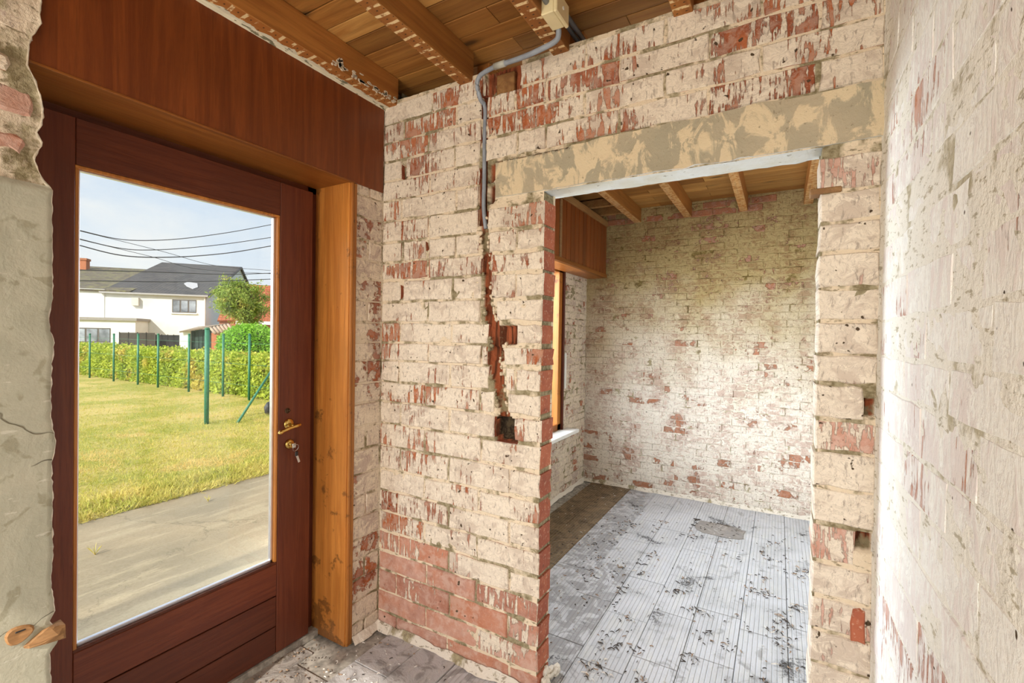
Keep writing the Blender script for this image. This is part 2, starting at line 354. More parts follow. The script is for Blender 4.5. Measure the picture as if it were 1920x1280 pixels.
# ------------------------------------------------------------------ brick maker
def outline(a0, a1, b0, b1, j, nx=4, nz_=2):
    pts = []
    for i in range(nx): pts.append((a0+(a1-a0)*i/nx, b0))
    for i in range(nz_): pts.append((a1, b0+(b1-b0)*i/nz_))
    for i in range(nx): pts.append((a1-(a1-a0)*i/nx, b1))
    for i in range(nz_): pts.append((a0, b1-(b1-b0)*i/nz_))
    return [(p[0]+random.uniform(-j, j), p[1]+random.uniform(-j, j)) for p in pts]
def brick(parent, a0, a1, b0, b1, face, back, axis, mats, exp=.5, j=.0036, tilt=.0015, bev=.004, tint=0.):
    """face/back: coordinate of front and rear along the wall normal; axis 'x': wall runs along x; 'y': along y"""
    if a1-a0 < .012 or b1-b0 < .012: return None
    w = a1-a0; nx = 4 if w > .12 else 2
    ol = outline(a0, a1, b0, b1, min(j, w*.1), nx)
    ca, cb = (a0+a1)/2, (b0+b1)/2; ta, tb = random.uniform(-tilt, tilt)*2/w, random.uniform(-tilt, tilt)*2/(b1-b0); off = random.uniform(-tilt, tilt)*1.5
    sg = 1 if back > face else -1; n = len(ol); V = []
    def P(a, b, d): return (a, d, b) if axis == 'x' else (d, a, b)
    for a, b in ol:
        ai = a+(bev if a < ca else -bev)*min(1, abs(a-ca)/(w/2)*1.0); bi = b+(bev if b < cb else -bev)
        V.append(P(ai, bi, face+off+ta*(a-ca)+tb*(b-cb)+random.uniform(-.0006, .0006)))
    for a, b in ol: V.append(P(a, b, face+off+sg*(bev+random.uniform(0, .002))))
    for a, b in ol: V.append(P(a, b, back))
    F = [tuple(range(n))]; fm = [0]
    for k in range(n):
        F.append((k, n+k, n+(k+1) % n, (k+1) % n)); fm.append(0)
        F.append((n+k, 2*n+k, 2*n+(k+1) % n, n+(k+1) % n)); fm.append(1 if len(mats) > 1 else 0)
    flip = (axis == 'x' and sg < 0) or (axis == 'y' and sg > 0)
    if flip: F = [f[::-1] for f in F]
    o = put('brick', V, F, mats, parent, False, fm); o.color = (exp, random.random(), tint, 1); return o
ZC = [0.0, .082, .188, .296, .397, .498, .603, .71, .82, .94, 1.055, 1.168, 1.27, 1.38, 1.472, 1.573, 1.678, 1.787, 1.882, 1.98, 2.09, 2.195, 2.295, 2.395, 2.49, 2.585, 2.685]

# ------------------------------------------------------------------ wall with the doorway (wall_front)
WF = empty('wall_front', (0, 1.75, 0), kind='structure', label='whitewashed brick wall around the doorway, with a cable chase cut into it')
Y0 = 1.75
gz = [.0, 1.03, 1.045, 1.15, 1.16, 1.254, 1.393, 1.489, 1.583, 1.679, 1.87, 2.0, 2.112, 2.232, 2.376, 2.56, 2.7]
gxs = [-1.03, -1.03, -1.03, -1.045, -1.045, -1.062, -1.10, -1.078, -1.118, -1.142, -1.151, -1.168, -1.176, -1.172, -1.175, -1.172, -1.17]
gw = [0, 0, .054, .052, .026, .028, .032, .046, .030, .024, .022, .023, .024, .021, .016, .016, .016]
def groove(z): return interp(z, gz, gxs), interp(z, gz, gw)
CUTS = [(-1.665, -1.632, 2.290, 2.372), (-1.662, -1.640, 1.905, 1.975), (-1.503, -1.478, 1.925, 1.965), (-1.165, -.985, 2.567, 2.70),
        (-1.142, -1.112, 2.105, 2.185), (-1.145, -1.110, 2.20, 2.285), (-1.665, -1.648, 1.70, 1.76), (.225, .250, 1.290, 1.335), (.212, .250, .875, .93), (-1.07, -.985, 1.48, 1.565), (-1.12, -1.05, 1.40, 1.47)]
def cutdepth(x, z):
    d = 0.
    if z > 1.04 and z < 2.6:
        c, w = groove(z); w += nz(x*3, z*30, 1)*.004
        if abs(x-c) < w: d = (.032 if z > 1.15 else .085)*(1-.35*(abs(x-c)/w)**2)
    for i, (a, b, c, e) in enumerate(CUTS):
        if a < x < b and c < z < e: d = max(d, .045 if i != 3 else .03)
    return d
st = .0105; xs = np.arange(-1.80, .29, st); zs = np.arange(-.01, 2.70, st)
V = []; at = []
for z in zs:
    for x in xs:
        d = cutdepth(x, z); rib = .006*math.sin(x*math.pi*2/.022) if d else 0
        V.append((x, Y0+.0045+frac(x*9, z*9)*.003+frac(x*30, z*30, 3)*.0022+d+(rib if d else 0), z)); at.append((2. if d > .05 else 1.) if d > .01 else 0.)
nxg = len(xs); F = []
for i in range(len(zs)-1):
    for k in range(nxg-1):
        x, z = xs[k]+st/2, zs[i]+st/2
        if -.868 < x < .106 and z < 2.12: continue
        F.append((i*nxg+k, i*nxg+k+1, (i+1)*nxg+k+1, (i+1)*nxg+k))
o = put('mortar_bed', V, F, M_MORT, WF, True)
A = o.data.attributes.new('gouge', 'FLOAT', 'POINT'); A.data.foreach_set('value', at)
mb = MB()                                                            # the wall's core
mb.box((-1.80, Y0+.10, 0), (-.866, Y0+.118, 2.69)); mb.box((.104, Y0+.10, 0), (.30, Y0+.118, 2.69)); mb.box((-.866, Y0+.10, 2.30), (.104, Y0+.118, 2.69))
mb.build('wall_core', M_MORT, WF)
mb = MB(); mb.box((-.878, Y0+.006, 0), (-.868, Y0+.11, 2.12)); mb.box((.106, Y0+.006, 0), (.114, Y0+.118, 2.12)); mb.build('jamb_mortar', M_JOINT, WF)
def expo(x, z):
    if z < .30: return random.choice([.95, 1.0, .85, .72])
    if z < .40 and x < -1.1: return random.choice([.8, .95])
    if z < .50: return random.choice([.5, .62, .78])
    if z > 1.9: return random.choice([.48, .55, .60, .66, .52])
    return random.choice([.40, .47, .52, .58, .62])
def cut_spans(a, b, z0, z1):
    spans = [(a, b)]; zm = (z0+z1)/2; cuts = [(c[0], c[1]) for c in CUTS if min(z1, c[3])-max(z0, c[2]) > .03]
    if 1.05 < zm < 2.58:
        c, w = groove(zm); c2 = groove(z0)[0]; c3 = groove(z1)[0]; cuts.append((min(c, c2, c3)-w, max(c, c2, c3)+w) if w < .04 else (c-w, c+w))
    for u, v in cuts:
        nw = []
        for s, e in spans:
            if v <= s or u >= e: nw.append((s, e)); continue
            if u-s > .015: nw.append((s, u))
            if e-v > .015: nw.append((v, e))
        spans = nw
    return spans
for r in range(len(ZC)-1):
    z0, z1 = ZC[r]+.005, ZC[r+1]-.005
    L = [-1.79, -1.655, -1.33, -1.0, -.86] if r % 2 == 0 else [-1.79, -1.48, -1.17, -.86]
    L = [L[0]]+[v+random.uniform(-.012, .012) for v in L[1:-1]]+[L[-1]]
    if z0 >= 2.29: L = L[:-1]+([-.69, -.38, -.07, .258] if r % 2 else [-.86, -.55, -.23, .09, .258])
    elif z0 >= 2.08: L = L[:-2]+[-1.105]
    for a, b in zip(L[:-1], L[1:]):
        if b-a < .03: continue
        for s, e in cut_spans(a+.004, b-.004, z0, z1):
            end = abs(b+.86) < .002 and abs(e-(b-.004)) < 1e-6 and z0 < 2.1
            ex = expo((s+e)/2, (z0+z1)/2)
            brick(WF, s, -.860+random.uniform(-.006, .003) if end else e, z0+(.004 if end else 0), z1-(.004 if end else 0), Y0, Y0+.112 if end else Y0+.028, 'x', (M_COAT, M_BARE), ex, tint=random.uniform(.35, .75) if z0 < .45 else random.uniform(0, .12))
    if z0 < 2.08:                                                    # right-hand pier
        for s, e in cut_spans(.102, .256, z0, z1):
            brick(WF, s, e, z0, z1, Y0, Y0+.116, 'x', (M_COAT, M_COAT), .70 if r in (8, 11) else random.choice([.40, .45, .5, .55]), tint=.8)
brick(WF, .207, .243, .60, .70, Y0-.004, Y0+.03, 'x', (M_BARE,), 1.)
# ribbed lumps of mortar hanging in the chase
mb = MB()
for k in range(70):
    z = random.uniform(1.16, 2.1); c, w = groove(z); s = random.choice([-1, 1]); x = c+s*w*random.uniform(.7, 1.1); q = random.uniform(.005, .011)
    bm = bmesh.new(); bmesh.ops.create_icosphere(bm, subdivisions=1, radius=q)
    vs = [(x+v.co.x*random.uniform(.7, 1.2), Y0+.008+v.co.y*random.uniform(.6, 1.4), z+v.co.z*random.uniform(.8, 1.6)) for v in bm.verts]
    bm.verts.index_update(); mb.raw(vs, [[v.index for v in f.verts] for f in bm.faces]); bm.free()
mb.build('mortar_crumbs', M_MORT, WF, True, kind='stuff')
# lintel
def lintel():
    x0, x1, z0, z1 = -1.10, .258, 2.125, 2.292; nx, nz2 = 110, 14; V = []; F = []; fm = []
    for i in range(nz2+1):
        for k in range(nx+1):
            x = x0+(x1-x0)*k/nx; z = z0+(z1-z0)*i/nz2
            if i == 0: z += frac(x*14, 3)*.006 if x > -.87 else 0
            if i == nz2: z += frac(x*5, 8)*.014+(-.02 if x < -.75 else 0)
            V.append((x, Y0-.005+frac(x*8, z*8, 5)*.006, z))
    for i in range(nz2):
        for k in range(nx): F.append((i*(nx+1)+k, i*(nx+1)+k+1, (i+1)*(nx+1)+k+1, (i+1)*(nx+1)+k)); fm.append(0)
    b = len(V); ny = 8                                              # soffit
    for i in range(ny+1):
        for k in range(nx+1):
            x = x0+(x1-x0)*k/nx; f = V[k]; y = Y0+.002+(.134+frac(x*16, 1)*.009)*i/ny
            V.append((x, f[1] if i == 0 else y, f[2] if i == 0 else z0+.002+frac(x*9, y*20, 2)*.003))
    for i in range(ny):
        for k in range(nx): F.append((b+i*(nx+1)+k, b+(i+1)*(nx+1)+k, b+(i+1)*(nx+1)+k+1, b+i*(nx+1)+k+1)); fm.append(1)
    b2 = len(V)                                                     # ragged rear edge rising
    for k in range(nx+1): v = V[b+ny*(nx+1)+k]; V.append((v[0], v[1]+.003, z1+.4))
    for k in range(nx): F.append((b+ny*(nx+1)+k, b2+k, b2+k+1, b+ny*(nx+1)+k+1)); fm.append(1)
    o = put('lintel', V, F, (M_CONC, M_SOFF), WF, True, fm); tag(o, 'grey concrete lintel with cream plaster patches'); return o
lintel()
mb = MB(); mb.box((.075, Y0-.006, 1.974), (.158, Y0+.05, 1.992), .003); mb.build('wooden_slat', M_RAWX, WF, label='thin wooden slat wedged into the pier joint')
mb = MB(); mb.box((-1.11, Y0+.006, 2.572), (-1.02, Y0+.03, 2.668), .004); mb.build('wood_block', M_BEAM, WF)

# ------------------------------------------------------------------ right wall
WR = empty('wall_right', (.26, 0, 0), kind='structure', label='limewashed brick wall at the right with red scratches')
st = .014; ys = np.arange(-2.5, 1.775, st*1.5); zs = np.arange(-.01, 2.71, st); V = []; F = []
for z in zs:
    for y in ys: V.append((.2605+frac(y*9, z*9, 4)*.0018+frac(y*30, z*30, 7)*.0012-max(0, (y-1.70))**2*2, y, z))
n = len(ys)
for i in range(len(zs)-1):
    for k in range(n-1): F.append((i*n+k, i*n+k+1, (i+1)*n+k+1, (i+1)*n+k))
put('mortar_bed', V, F, M_MORTR, WR, True)
mb = MB(); mb.box((.30, -2.5, -.01), (.40, 4.85, 2.95)); mb.build('wall_core', M_MORTR, WR)
for r in range(len(ZC)-1):
    z0, z1 = ZC[r]+.003, ZC[r+1]-.003; off = 0 if r % 2 else .165; y = 1.75; first = True
    while y > -.1:
        y2 = y-(.33-off if first and off else .33)+random.uniform(-.012, .012); first = False
        a, b = max(y2, -.2)+.003, y-.003
        if r == 17 and y2 < 1.10 < y: # chipped hollow
            brick(WR, a, 1.06, z0, z1, .2595, .285, 'y', (M_COATR, M_BARE), .5); brick(WR, 1.11, b, z0, z1, .2595, .285, 'y', (M_COATR, M_BARE), .55)
        else: brick(WR, a, b, z0, z1, .2595, .285, 'y', (M_COATR, M_BARE), random.choice([.38, .45, .5, .55, .6]), tilt=.0008, bev=.003)
        y = y2

# ------------------------------------------------------------------ wall strip with the front door (wall_left)
WL = empty('wall_left', (-1.79, 0, 0), kind='structure', label='wall of the front door: grey plaster with a broken edge, bare brick above and beyond')
XW = -1.787
st = .0105; ys = np.arange(1.572, 1.766, st); zs = np.arange(-.01, 2.70, st); V = []; F = []
for z in zs:
    for y in ys: V.append((XW-.0045+frac(y*9, z*9, 6)*.004+frac(y*30, z*30, 9)*.002+max(0, y-1.725)**1.5*.9, y, z))
n = len(ys)
for i in range(len(zs)-1):
    for k in range(n-1): F.append((i*n+k, (i+1)*n+k, (i+1)*n+k+1, i*n+k+1))
put('mortar_bed', V, F, M_MORTW, WL, True)
for r in range(len(ZC)-1):
    z0, z1 = ZC[r]+.004, ZC[r+1]-.004
    if z0 > 2.22: break
    y = [(1.560, 1.745)] if r % 3 else [(1.560, 1.652), (1.662, 1.745)]
    for a, b in y: brick(WL, a, b, z0, z1, XW, XW-.03, 'y', (M_COATW, M_BARE), .64 if r in (2, 3, 4, 12) else random.choice([.4, .5, .6]))
# broken plaster edge
EZ = [-.01, .516, .60, .63, .642, .655, .67, .685, .717, .80, .90, .939, 1.02, 1.134, 1.16, 1.192, 1.24, 1.36, 1.478, 1.537, 1.60, 1.686, 1.80, 1.905, 1.925, 1.983, 2.019, 2.044, 2.10, 2.147, 2.187, 2.22, 2.287, 2.325, 2.349, 2.38, 2.408, 2.5, 2.6, 2.70]
EY = [.487, .485, .482, .502, .506, .505, .495, .481, .492, .484, .489, .486, .487, .485, .488, .494, .484, .482, .488, .476, .485, .484, .483, .483, .462, .446, .466, .452, .466, .460, .449, .433, .437, .452, .460, .456, .460, .452, .463, .455]
zs = np.arange(-.01, 2.71, .0115); cols = [-2.5, -1.2, -.3]+list(np.arange(0., 1.0001, .025)); V = []; fm = []; F = []
for z in zs:
    e = interp(z, EZ, EY)+frac(z*35, 1)*.003; top = z > 1.91
    for c in cols:
        y = c if c < 0 else .0+(e-.0)*c
        d = (frac(y*10, z*10, 3)*.012-.012+frac(y*40, z*40)*.004) if top else frac(y*3, z*3)*.002
        V.append((-1.76+d, y, z))
    for q, (dx, dy) in enumerate(((-.006, .003), (-.014, .002), (-.022, -.004))):
        V.append((-1.76+dx+frac(z*30, q)*.003, e+dy+frac(z*40, q+3)*.004, z))
    V.append((-1.784, e-.012, z)); V.append((-2.03, e-.03, z))
n = len(cols)+5
for i in range(len(zs)-1):
    for k in range(n-1):
        F.append((i*n+k, (i+1)*n+k, (i+1)*n+k+1, i*n+k+1)); fm.append(2 if k >= len(cols)-1 else (1 if zs[i] > 1.90 else 0))
put('plaster', V, F, (M_PLAST, M_MORTW, M_EDGE), WL, True, fm)
for (a, b, z0, z1, ex) in [(.20, .440, 2.305, 2.345, .8), (.20, .40, 2.18, 2.235, .7), (.22, .448, 2.085, 2.155, .95), (.30, .425, 1.985, 2.035, .9), (.10, .455, 2.42, 2.50, .8), (.1, .448, 2.56, 2.64, .7), (-.05, .18, 2.20, 2.28, .8), (-.1, .19, 2.08, 2.155, .8)]:
    brick(WL, a, b, z0, z1, -1.764, -1.79, 'y', (M_COATW, M_BARE), ex-.12, j=.010, tilt=.004, bev=.008, tint=.9)
mb = MB()
# round wooden plug set in the plaster
c = Vector((-1.757, .421, .690)); vs = []; nseg = 18
for q, (rr, dx) in enumerate(((.028, -.010), (.028, .001), (.024, .005), (.010, .004), (.002, .003))):
    for k in range(nseg):
        t = 2*math.pi*k/nseg; k2 = 1+.08*math.sin(3*t+1)
        vs.append(c+Vector((dx, rr*k2*math.cos(t), rr*k2*.85*math.sin(t))))
fs = [tuple(a*nseg+x for x in ()) for a in ()]
for a in range(4):
    for k in range(nseg): fs.append((a*nseg+k, a*nseg+(k+1) % nseg, (a+1)*nseg+(k+1) % nseg, (a+1)*nseg+k))
fs.append(tuple(4*nseg+k for k in range(nseg)))
mb.raw(vs, fs); mb.build('wooden_plug', M_RAWX, WL, False, label='round wooden plug with a split hole')
mb = MB(); mb.box((-1.758, .412, .697), (-1.7515, .434, .703), .002); mb.build('split_hole', M_BLACK, WL)
mb = MB()
bm = bmesh.new()
for p_ in [(-1.764, .423, .648), (-1.752, .440, .654), (-1.744, .478, .684), (-1.748, .512, .672), (-1.748, .514, .632), (-1.745, .470, .640), (-1.752, .440, .643), (-1.785, .440, .66), (-1.785, .512, .675), (-1.785, .512, .630), (-1.739, .495, .655)]: bm.verts.new(p_)
bmesh.ops.convex_hull(bm, input=bm.verts[:]); bmesh.ops.subdivide_edges(bm, edges=bm.edges[:], cuts=2, use_grid_fill=True); bm.verts.index_update()
for v in bm.verts: v.co.x += frac(v.co.y*25, v.co.z*160)*.004
mb.raw([v.co for v in bm.verts], [[v.index for v in f.verts] for f in bm.faces]); bm.free()
mb.build('splintered_wedge', M_RAWX, WL, label='splintered wooden wedge sticking out of the plaster edge')

# ------------------------------------------------------------------ front door
D = empty('door_1', (-2.02, 1.0, 0), kind='structure', label='dark mahogany front door with one tall clear glass pane')
XD = -1.99
def part(name, a, b, m, parent, bev=.002, **k): q = MB(); q.box(a, b, bev); return q.build(name, m, parent, **k)
part('stile', (XD-.055, .49, .03), (XD, .602, 2.20), M_MAHOG, D); part('stile', (XD-.055, 1.318, .03), (XD, 1.487, 2.20), M_MAHOG, D)
part('rail', (XD-.055, .603, 2.049), (XD, 1.317, 2.20), M_MAHOGY, D); part('rail', (XD-.055, .603, .300), (XD-.001, 1.317, .445), M_MAHOGY, D)
part('rail', (XD-.055, .603, .158), (XD-.002, 1.317, .294), M_MAHOGY, D); part('rail', (XD-.055, .603, .03), (XD-.003, 1.317, .152), M_MAHOGY, D)
part('rail_core', (XD-.05, .60, .04), (XD-.012, 1.32, .44), M_MAHOG, D, 0)
for nm, a, b in (('glazing_bead', (XD-.03, .602, .455), (XD-.004, .613, 2.040)), ('glazing_bead', (XD-.03, 1.306, .455), (XD-.004, 1.318, 2.040)), ('glazing_bead', (XD-.03, .602, 2.038), (XD-.004, 1.318, 2.049)), ('glazing_bead', (XD-.03, .602, .444), (XD-.004, 1.318, .455))):
    part(nm, a, b, M_LINE if 'z' in 'z' and a[2] > .45 else M_MAHOG, D)
q = MB(); w = .007
for a, b in (((.613, .455), (.613+w, 2.038)), ((1.306-w*1.4, .455), (1.306, 2.038)), ((.613, .455), (1.306, .455+w*1.6)), ((.613, 2.038-w*.5), (1.306, 2.038))):
    q.box((XD-.036, a[0], a[1]), (XD-.020, b[0], b[1]), .001)
q.build('glass_spacer', M_ALU, D, label='silvery spacer around the pane')
part('pane', (XD-.032, .612, .454), (XD-.026, 1.307, 2.039), M_GLASS, D, 0)
# frame around the leaf
part('frame', (-2.09, 1.490, 0), (-2.035, 1.56, 2.24), M_MAHOG, D); part('frame', (-2.09, .40, 0), (-2.035, .485, 2.24), M_MAHOG, D)
part('frame', (-2.09, .40, 2.205), (-2.035, 1.56, 2.26), M_MAHOGY, D); part('threshold', (-2.12, .42, -.01), (-1.985, 1.54, .026), M_BED, D)
# handle: rosette, neck, lever
q = MB(); hc = Vector((XD, 1.368, 1.085))
q.tube([hc, hc+Vector((.004, 0, 0)), hc+Vector((.009, 0, 0)), hc+Vector((.011, 0, 0))], [.026, .026, .021, .010], 20)
q.tube([hc+Vector((.008, .006, -.006)), hc+Vector((.045, .006, -.006))], .008, 12)
rose = q.build('handle', M_BRASS, D, True, label='brass lever handle on a round rosette')
q = MB(); q.tube(smooth_path([hc+Vector((.045, .030, -.003)), hc+Vector((.047, .008, -.006)), hc+Vector((.047, -.02, -.010)), hc+Vector((.046, -.055, -.018)), hc+Vector((.044, -.078, -.028))]), [.007]*4+[.0085]*4+[.0075]*6+[.0085]*6+[.010]*3+[.006]*2, 10)
q.build('lever', M_BRASS, rose, True)
q = MB(); kc = Vector((XD, 1.372, .990))
q.tube([kc, kc+Vector((.006, 0, 0)), kc+Vector((.011, 0, 0)), kc+Vector((.012, 0, 0))], [.023, .023, .018, .014], 20)
q.tube([kc, kc+Vector((.018, 0, .002))], .008, 12); q.box((XD+.01, 1.368, .972), (XD+.018, 1.376, .990), .001)
q.build('lock_escutcheon', M_BRASS, D, True, label='round brass lock escutcheon')
q = MB(); sc = Vector((XD, 1.362, 1.148))
for dy in (-.009, 0, .009): q.tube([sc+Vector((-.001, dy, 0)), sc+Vector((.004, dy, 0))], .0045, 8)
q.tube([sc+Vector((-.001, 0, 0)), sc+Vector((.0015, 0, 0))], .013, 14)
q.build('spy_hole', plain('tarnished_brass', (.11, .08, .05), .4, .8), D, True, label='small tarnished spy hole')
# keys
K = empty('key', (XD+.03, 1.375, .988), label='small key with a dark head hanging from the front door lock', cat='key')
def rel(parent, mbx): return mbx
q = MB(); q.tube([(XD+.012, 1.372, .990), (XD+.034, 1.374, .988)], .003, 8); q.box((XD+.034, 1.364, .976), (XD+.038, 1.382, .998), .002); rel(K, q).build('inserted_key', M_STEEL, K)
q = MB(); ring = [(XD+.037+.006*math.sin(t), 1.381+.014*math.cos(t), .975+.016*math.sin(t)) for t in np.linspace(0, 2*math.pi, 20)]; q.tube(ring, .0012, 6, caps=False); rel(K, q).build('key_ring', M_STEEL, K, True)
q = MB(); q.box((XD+.036, 1.376, .935), (XD+.042, 1.392, .958), .003); rel(K, q).build('key_head', M_BLACK, K)
q = MB(); U = Vector((0, .35, -.94)).normalized(); q.box((0, -.0055, 0), (.0025, .0055, .036), .001, 0, (Vector((XD+.038, 1.386, .938)), Vector((1, 0, 0)), Vector((0, .94, .35)), U)); rel(K, q).build('key_blade', M_STEEL, K)
# linings, casing, fascia
part('trim_1', (-2.06, 1.538, 0), (-1.792, 1.556, 2.238), M_LINE, None, .001, kind='structure', label='honey brown wooden lining at the right of the front door')
part('trim_2', (-2.06, .42, 2.236), (-1.792, 1.556, 2.254), M_LINEY, None, .001, kind='structure', label='honey brown wooden lining over the front door')
c_ = empty('trim_3', (-1.785, 1.555, 0), kind='structure', label='narrow wooden casing beside the front door lining')
q = MB(); q.box((-1.797, 1.543, 0), (-1.781, 1.557, 2.236), .002); q.build('casing_bead', M_LINE, c_)
q = MB(); q.box((-1.797, 1.559, 0), (-1.782, 1.577, 2.236), .002); q.build('casing_strip', M_LINE, c_)
q = MB(); q.box((-1.81, 1.540, 0), (-1.793, 1.576, 2.236), 0); q.build('casing_back', M_MAHOG, c_)
fa = part('trim_4', (-1.800, .30, 2.238), (-1.779, 1.742, 2.664), M_FASC, None, .0015, kind='structure', label='wide reddish brown wooden fascia panel above the front door')
q = MB(); q.box((-1.799, .30, 2.2345), (-1.7765, 1.56, 2.2425), .0015); q.build('edge_bead', M_LINEY, fa)
# plaster strip above the fascia
V = []; F = []; ys = np.arange(.2, 1.752, .01)
for y in ys:
    for k, (dx, dz) in enumerate(((.0, 2.660), (.010, 2.661), (.013, 2.666), (.012, 2.671), (.02, 2.672), (.052, 2.6735))):
        V.append((-1.787+dx+frac(y*14, k)*.004*(2.2 if k == 5 else 1), y, dz+frac(y*22, k+4)*.0015-(.001 if k == 4 else 0)))
for i in range(len(ys)-1):
    for k in range(5): F.append((i*6+k, (i+1)*6+k, (i+1)*6+k+1, i*6+k+1))
def m_strip():
    m, g, p = mat('cornice_plaster'); P = g.pos(); n = g.noise(g.vmul(P, (3, 1, 3)), 14, 4, .6)
    c = g.mix(g.ramp(n, .56, .60, 0, .9), (.68, .62, .48, 1), (.12, .11, .06, 1)); fin(g, p, c, .9, g.bump(n, .006)); return m
tag(put('trim_5', V, F, m_strip(), None, True), 'crumbly cream plaster strip between fascia and ceiling', kind='structure')
# the front door wall outside
q = MB(); q.box((-2.10, -9, -.10), (-1.81, .42, 3.40)); q.box((-2.10, 1.556, -.10), (-1.81, 2.05, 3.40)); q.box((-2.10, .42, 2.262), (-1.81, 1.556, 3.40))
q.box((-2.10, 4.10, -.10), (-1.81, 6.0, 3.40)); q.box((-2.10, 2.05, -.1), (-1.81, 4.10, .60)); q.box((-2.10, 2.05, 2.20), (-1.81, 4.10, 3.40))
q.build('outer_leaf', M_BED, WL)

# ------------------------------------------------------------------ ceiling
CE = empty('ceiling', (0, 0, 2.82), kind='structure', label='open timber ceiling of joists and boards')
q = MB(); q.box((-1.95, -2.6, 2.86), (.40, 5.0, 2.90)); q.build('deck', M_BEAM, CE)
for jx, w in ((-1.738, .072), (-1.273, .068), (-.797, .070), (-.32, .066), (.17, .066)):
    for (ya, yb, mu, dx) in ((-2.4, 1.762, M_JOISTU, 0), (1.86, 4.72, M_JOISTU2, .02 if jx > -1.5 else .0)):
        if jx < -1.6 and ya > 1: continue
        q = MB(); q.box((jx-w/2+dx, ya, 2.672), (jx+w/2+dx, yb, 2.810), .002)
        nm = len(q.f); fm = []
        o = q.build('joist', (M_JOIST, mu), CE)
        for p_ in o.data.polygons:
            if p_.normal.z < -.9: p_.material_index = 1
y = -2.4; k = 0
while y < 4.70:
    wd = random.uniform(.098, .116)
    if True:
        for (xa, xb) in ([(-1.85, -1.03), (-1.03, .30)] if k % 2 else [(-1.85, -.56), (-.56, .30)]):
            q = MB(); q.box((xa+.001, y+.002, 2.809+random.uniform(0, .003)), (xb-.001, y+wd-.002, 2.832), .002)
            pale = (xa > -.9 or k % 5 == 0) if y < 1.75 else True
            if y > 3.4 and xa < -1.5: xa = -1.2
            q.build('board', M_BOARD2 if pale and random.random() < .6 else M_BOARD, CE)
    y += wd; k += 1
sm = MB()                                                            # plaster smears left on the first joist
def smear(y, z, w, h):
    n = random.randint(7, 10); c = [(y+w*math.cos(6.283*k/n)*random.uniform(.5, 1.1), z+h*math.sin(6.283*k/n)*random.uniform(.5, 1.1)) for k in range(n)]
    sm.raw([(-1.698, a, b) for a, b in c]+[(-1.703, a, b) for a, b in c], [tuple(range(n))]+[(k, n+k, n+(k+1) % n, (k+1) % n) for k in range(n)])
for k in range(60): smear(random.uniform(1.35, 1.74), 2.676+abs(random.gauss(0, .012)), random.uniform(.004, .016), random.uniform(.003, .008))
for k in range(7): smear(1.40+random.uniform(-.010, .010), 2.705+random.uniform(-.014, .014), .009, .013)
sm.build('plaster_smears', M_EDGE, CE, kind='stuff')
# crossing noggins over the shutter box
for yy in (3.65, 4.15, 4.45): part('noggin', (-1.80, yy, 2.73), (-1.27, yy+.05, 2.80), M_BEAM, CE)

# ------------------------------------------------------------------ back room walls
WB = empty('wall_back', (0, 4.67, 0), kind='structure', label='olive-topped whitewashed thin-brick wall at the back of the second room')
YB = 4.67; st = .014; xs = np.arange(-1.81, .31, st); zs = np.arange(-.01, 2.86, st); V = []; F = []
for z in zs:
    for x in xs: V.append((x, YB+.003+frac(x*7, z*9, 12)*.007+frac(x*25, z*30, 3)*.003, z))
n = len(xs)
for i in range(len(zs)-1):
    for k in range(n-1): F.append((i*n+k, i*n+k+1, (i+1)*n+k+1, (i+1)*n+k))
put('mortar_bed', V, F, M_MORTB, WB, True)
cells = []
for r in range(44):
    z0 = .02+r*.0645; x = -1.79-(.0 if r % 2 else .10)
    while x < .26:
        cells.append((max(x, -1.79), min(x+.205, .28), z0, z0+.0645)); x += .205+random.uniform(-.006, .006)
vis = [c for c in cells if c[1] > -1.60 and c[0] < .12 and c[2] > .0 and c[3] < 2.80 and c[1]-c[0] > .03]; random.shuffle(vis)
keep = set(vis[:298]); stuff = MB()
def bexp(z): return random.choice([.95, 1.05, .8]) if z > 2.66 else (random.choice([.5, .6, .7]) if z < .35 else random.choice([.40, .5, .58, .66, .45]))
for c in cells:
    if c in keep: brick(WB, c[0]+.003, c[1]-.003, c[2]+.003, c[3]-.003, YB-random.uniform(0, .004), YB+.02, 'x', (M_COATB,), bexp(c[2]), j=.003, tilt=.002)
    else:
        a, b, z0, z1 = c
        if b-a < .03: continue
        ol = outline(a+.003, b-.003, z0+.003, z1-.003, .003); d = random.uniform(-.004, 0); m_ = len(ol)
        stuff.raw([(p[0]*.97+(a+b)/2*.03, YB+d, p[1]*.93+(z0+z1)/2*.07) for p in ol]+[(p[0], YB+d+.004, p[1]) for p in ol]+[(p[0], YB+.02, p[1]) for p in ol],
                  [tuple(range(m_))]+[(k, m_+k, m_+(k+1) % m_, (k+1) % m_) for k in range(m_)]+[(m_+k, 2*m_+k, 2*m_+(k+1) % m_, m_+(k+1) % m_) for k in range(m_)])
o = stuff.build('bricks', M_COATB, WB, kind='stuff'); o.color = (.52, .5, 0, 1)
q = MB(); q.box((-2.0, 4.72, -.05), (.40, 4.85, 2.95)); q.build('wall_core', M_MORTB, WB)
WS = empty('wall_window', (-1.79, 3.3, 0), kind='structure', label='brick wall under and beside the window of the second room')
st = .014; ys = np.arange(1.87, 4.69, st); zs = np.arange(-.01, 2.84, st); V = []; F = []
for z in zs:
    for y in ys: V.append((-1.783+frac(y*8, z*8, 15)*.007+frac(y*30, z*30, 2)*.003, y, z))
n = len(ys)
for i in range(len(zs)-1):
    for k in range(n-1):
        if 2.06 < ys[k] < 4.08 and .62 < zs[i] < 2.19: continue
        F.append((i*n+k, (i+1)*n+k, (i+1)*n+k+1, i*n+k+1))
put('mortar_bed', V, F, M_MORTW, WS, True)
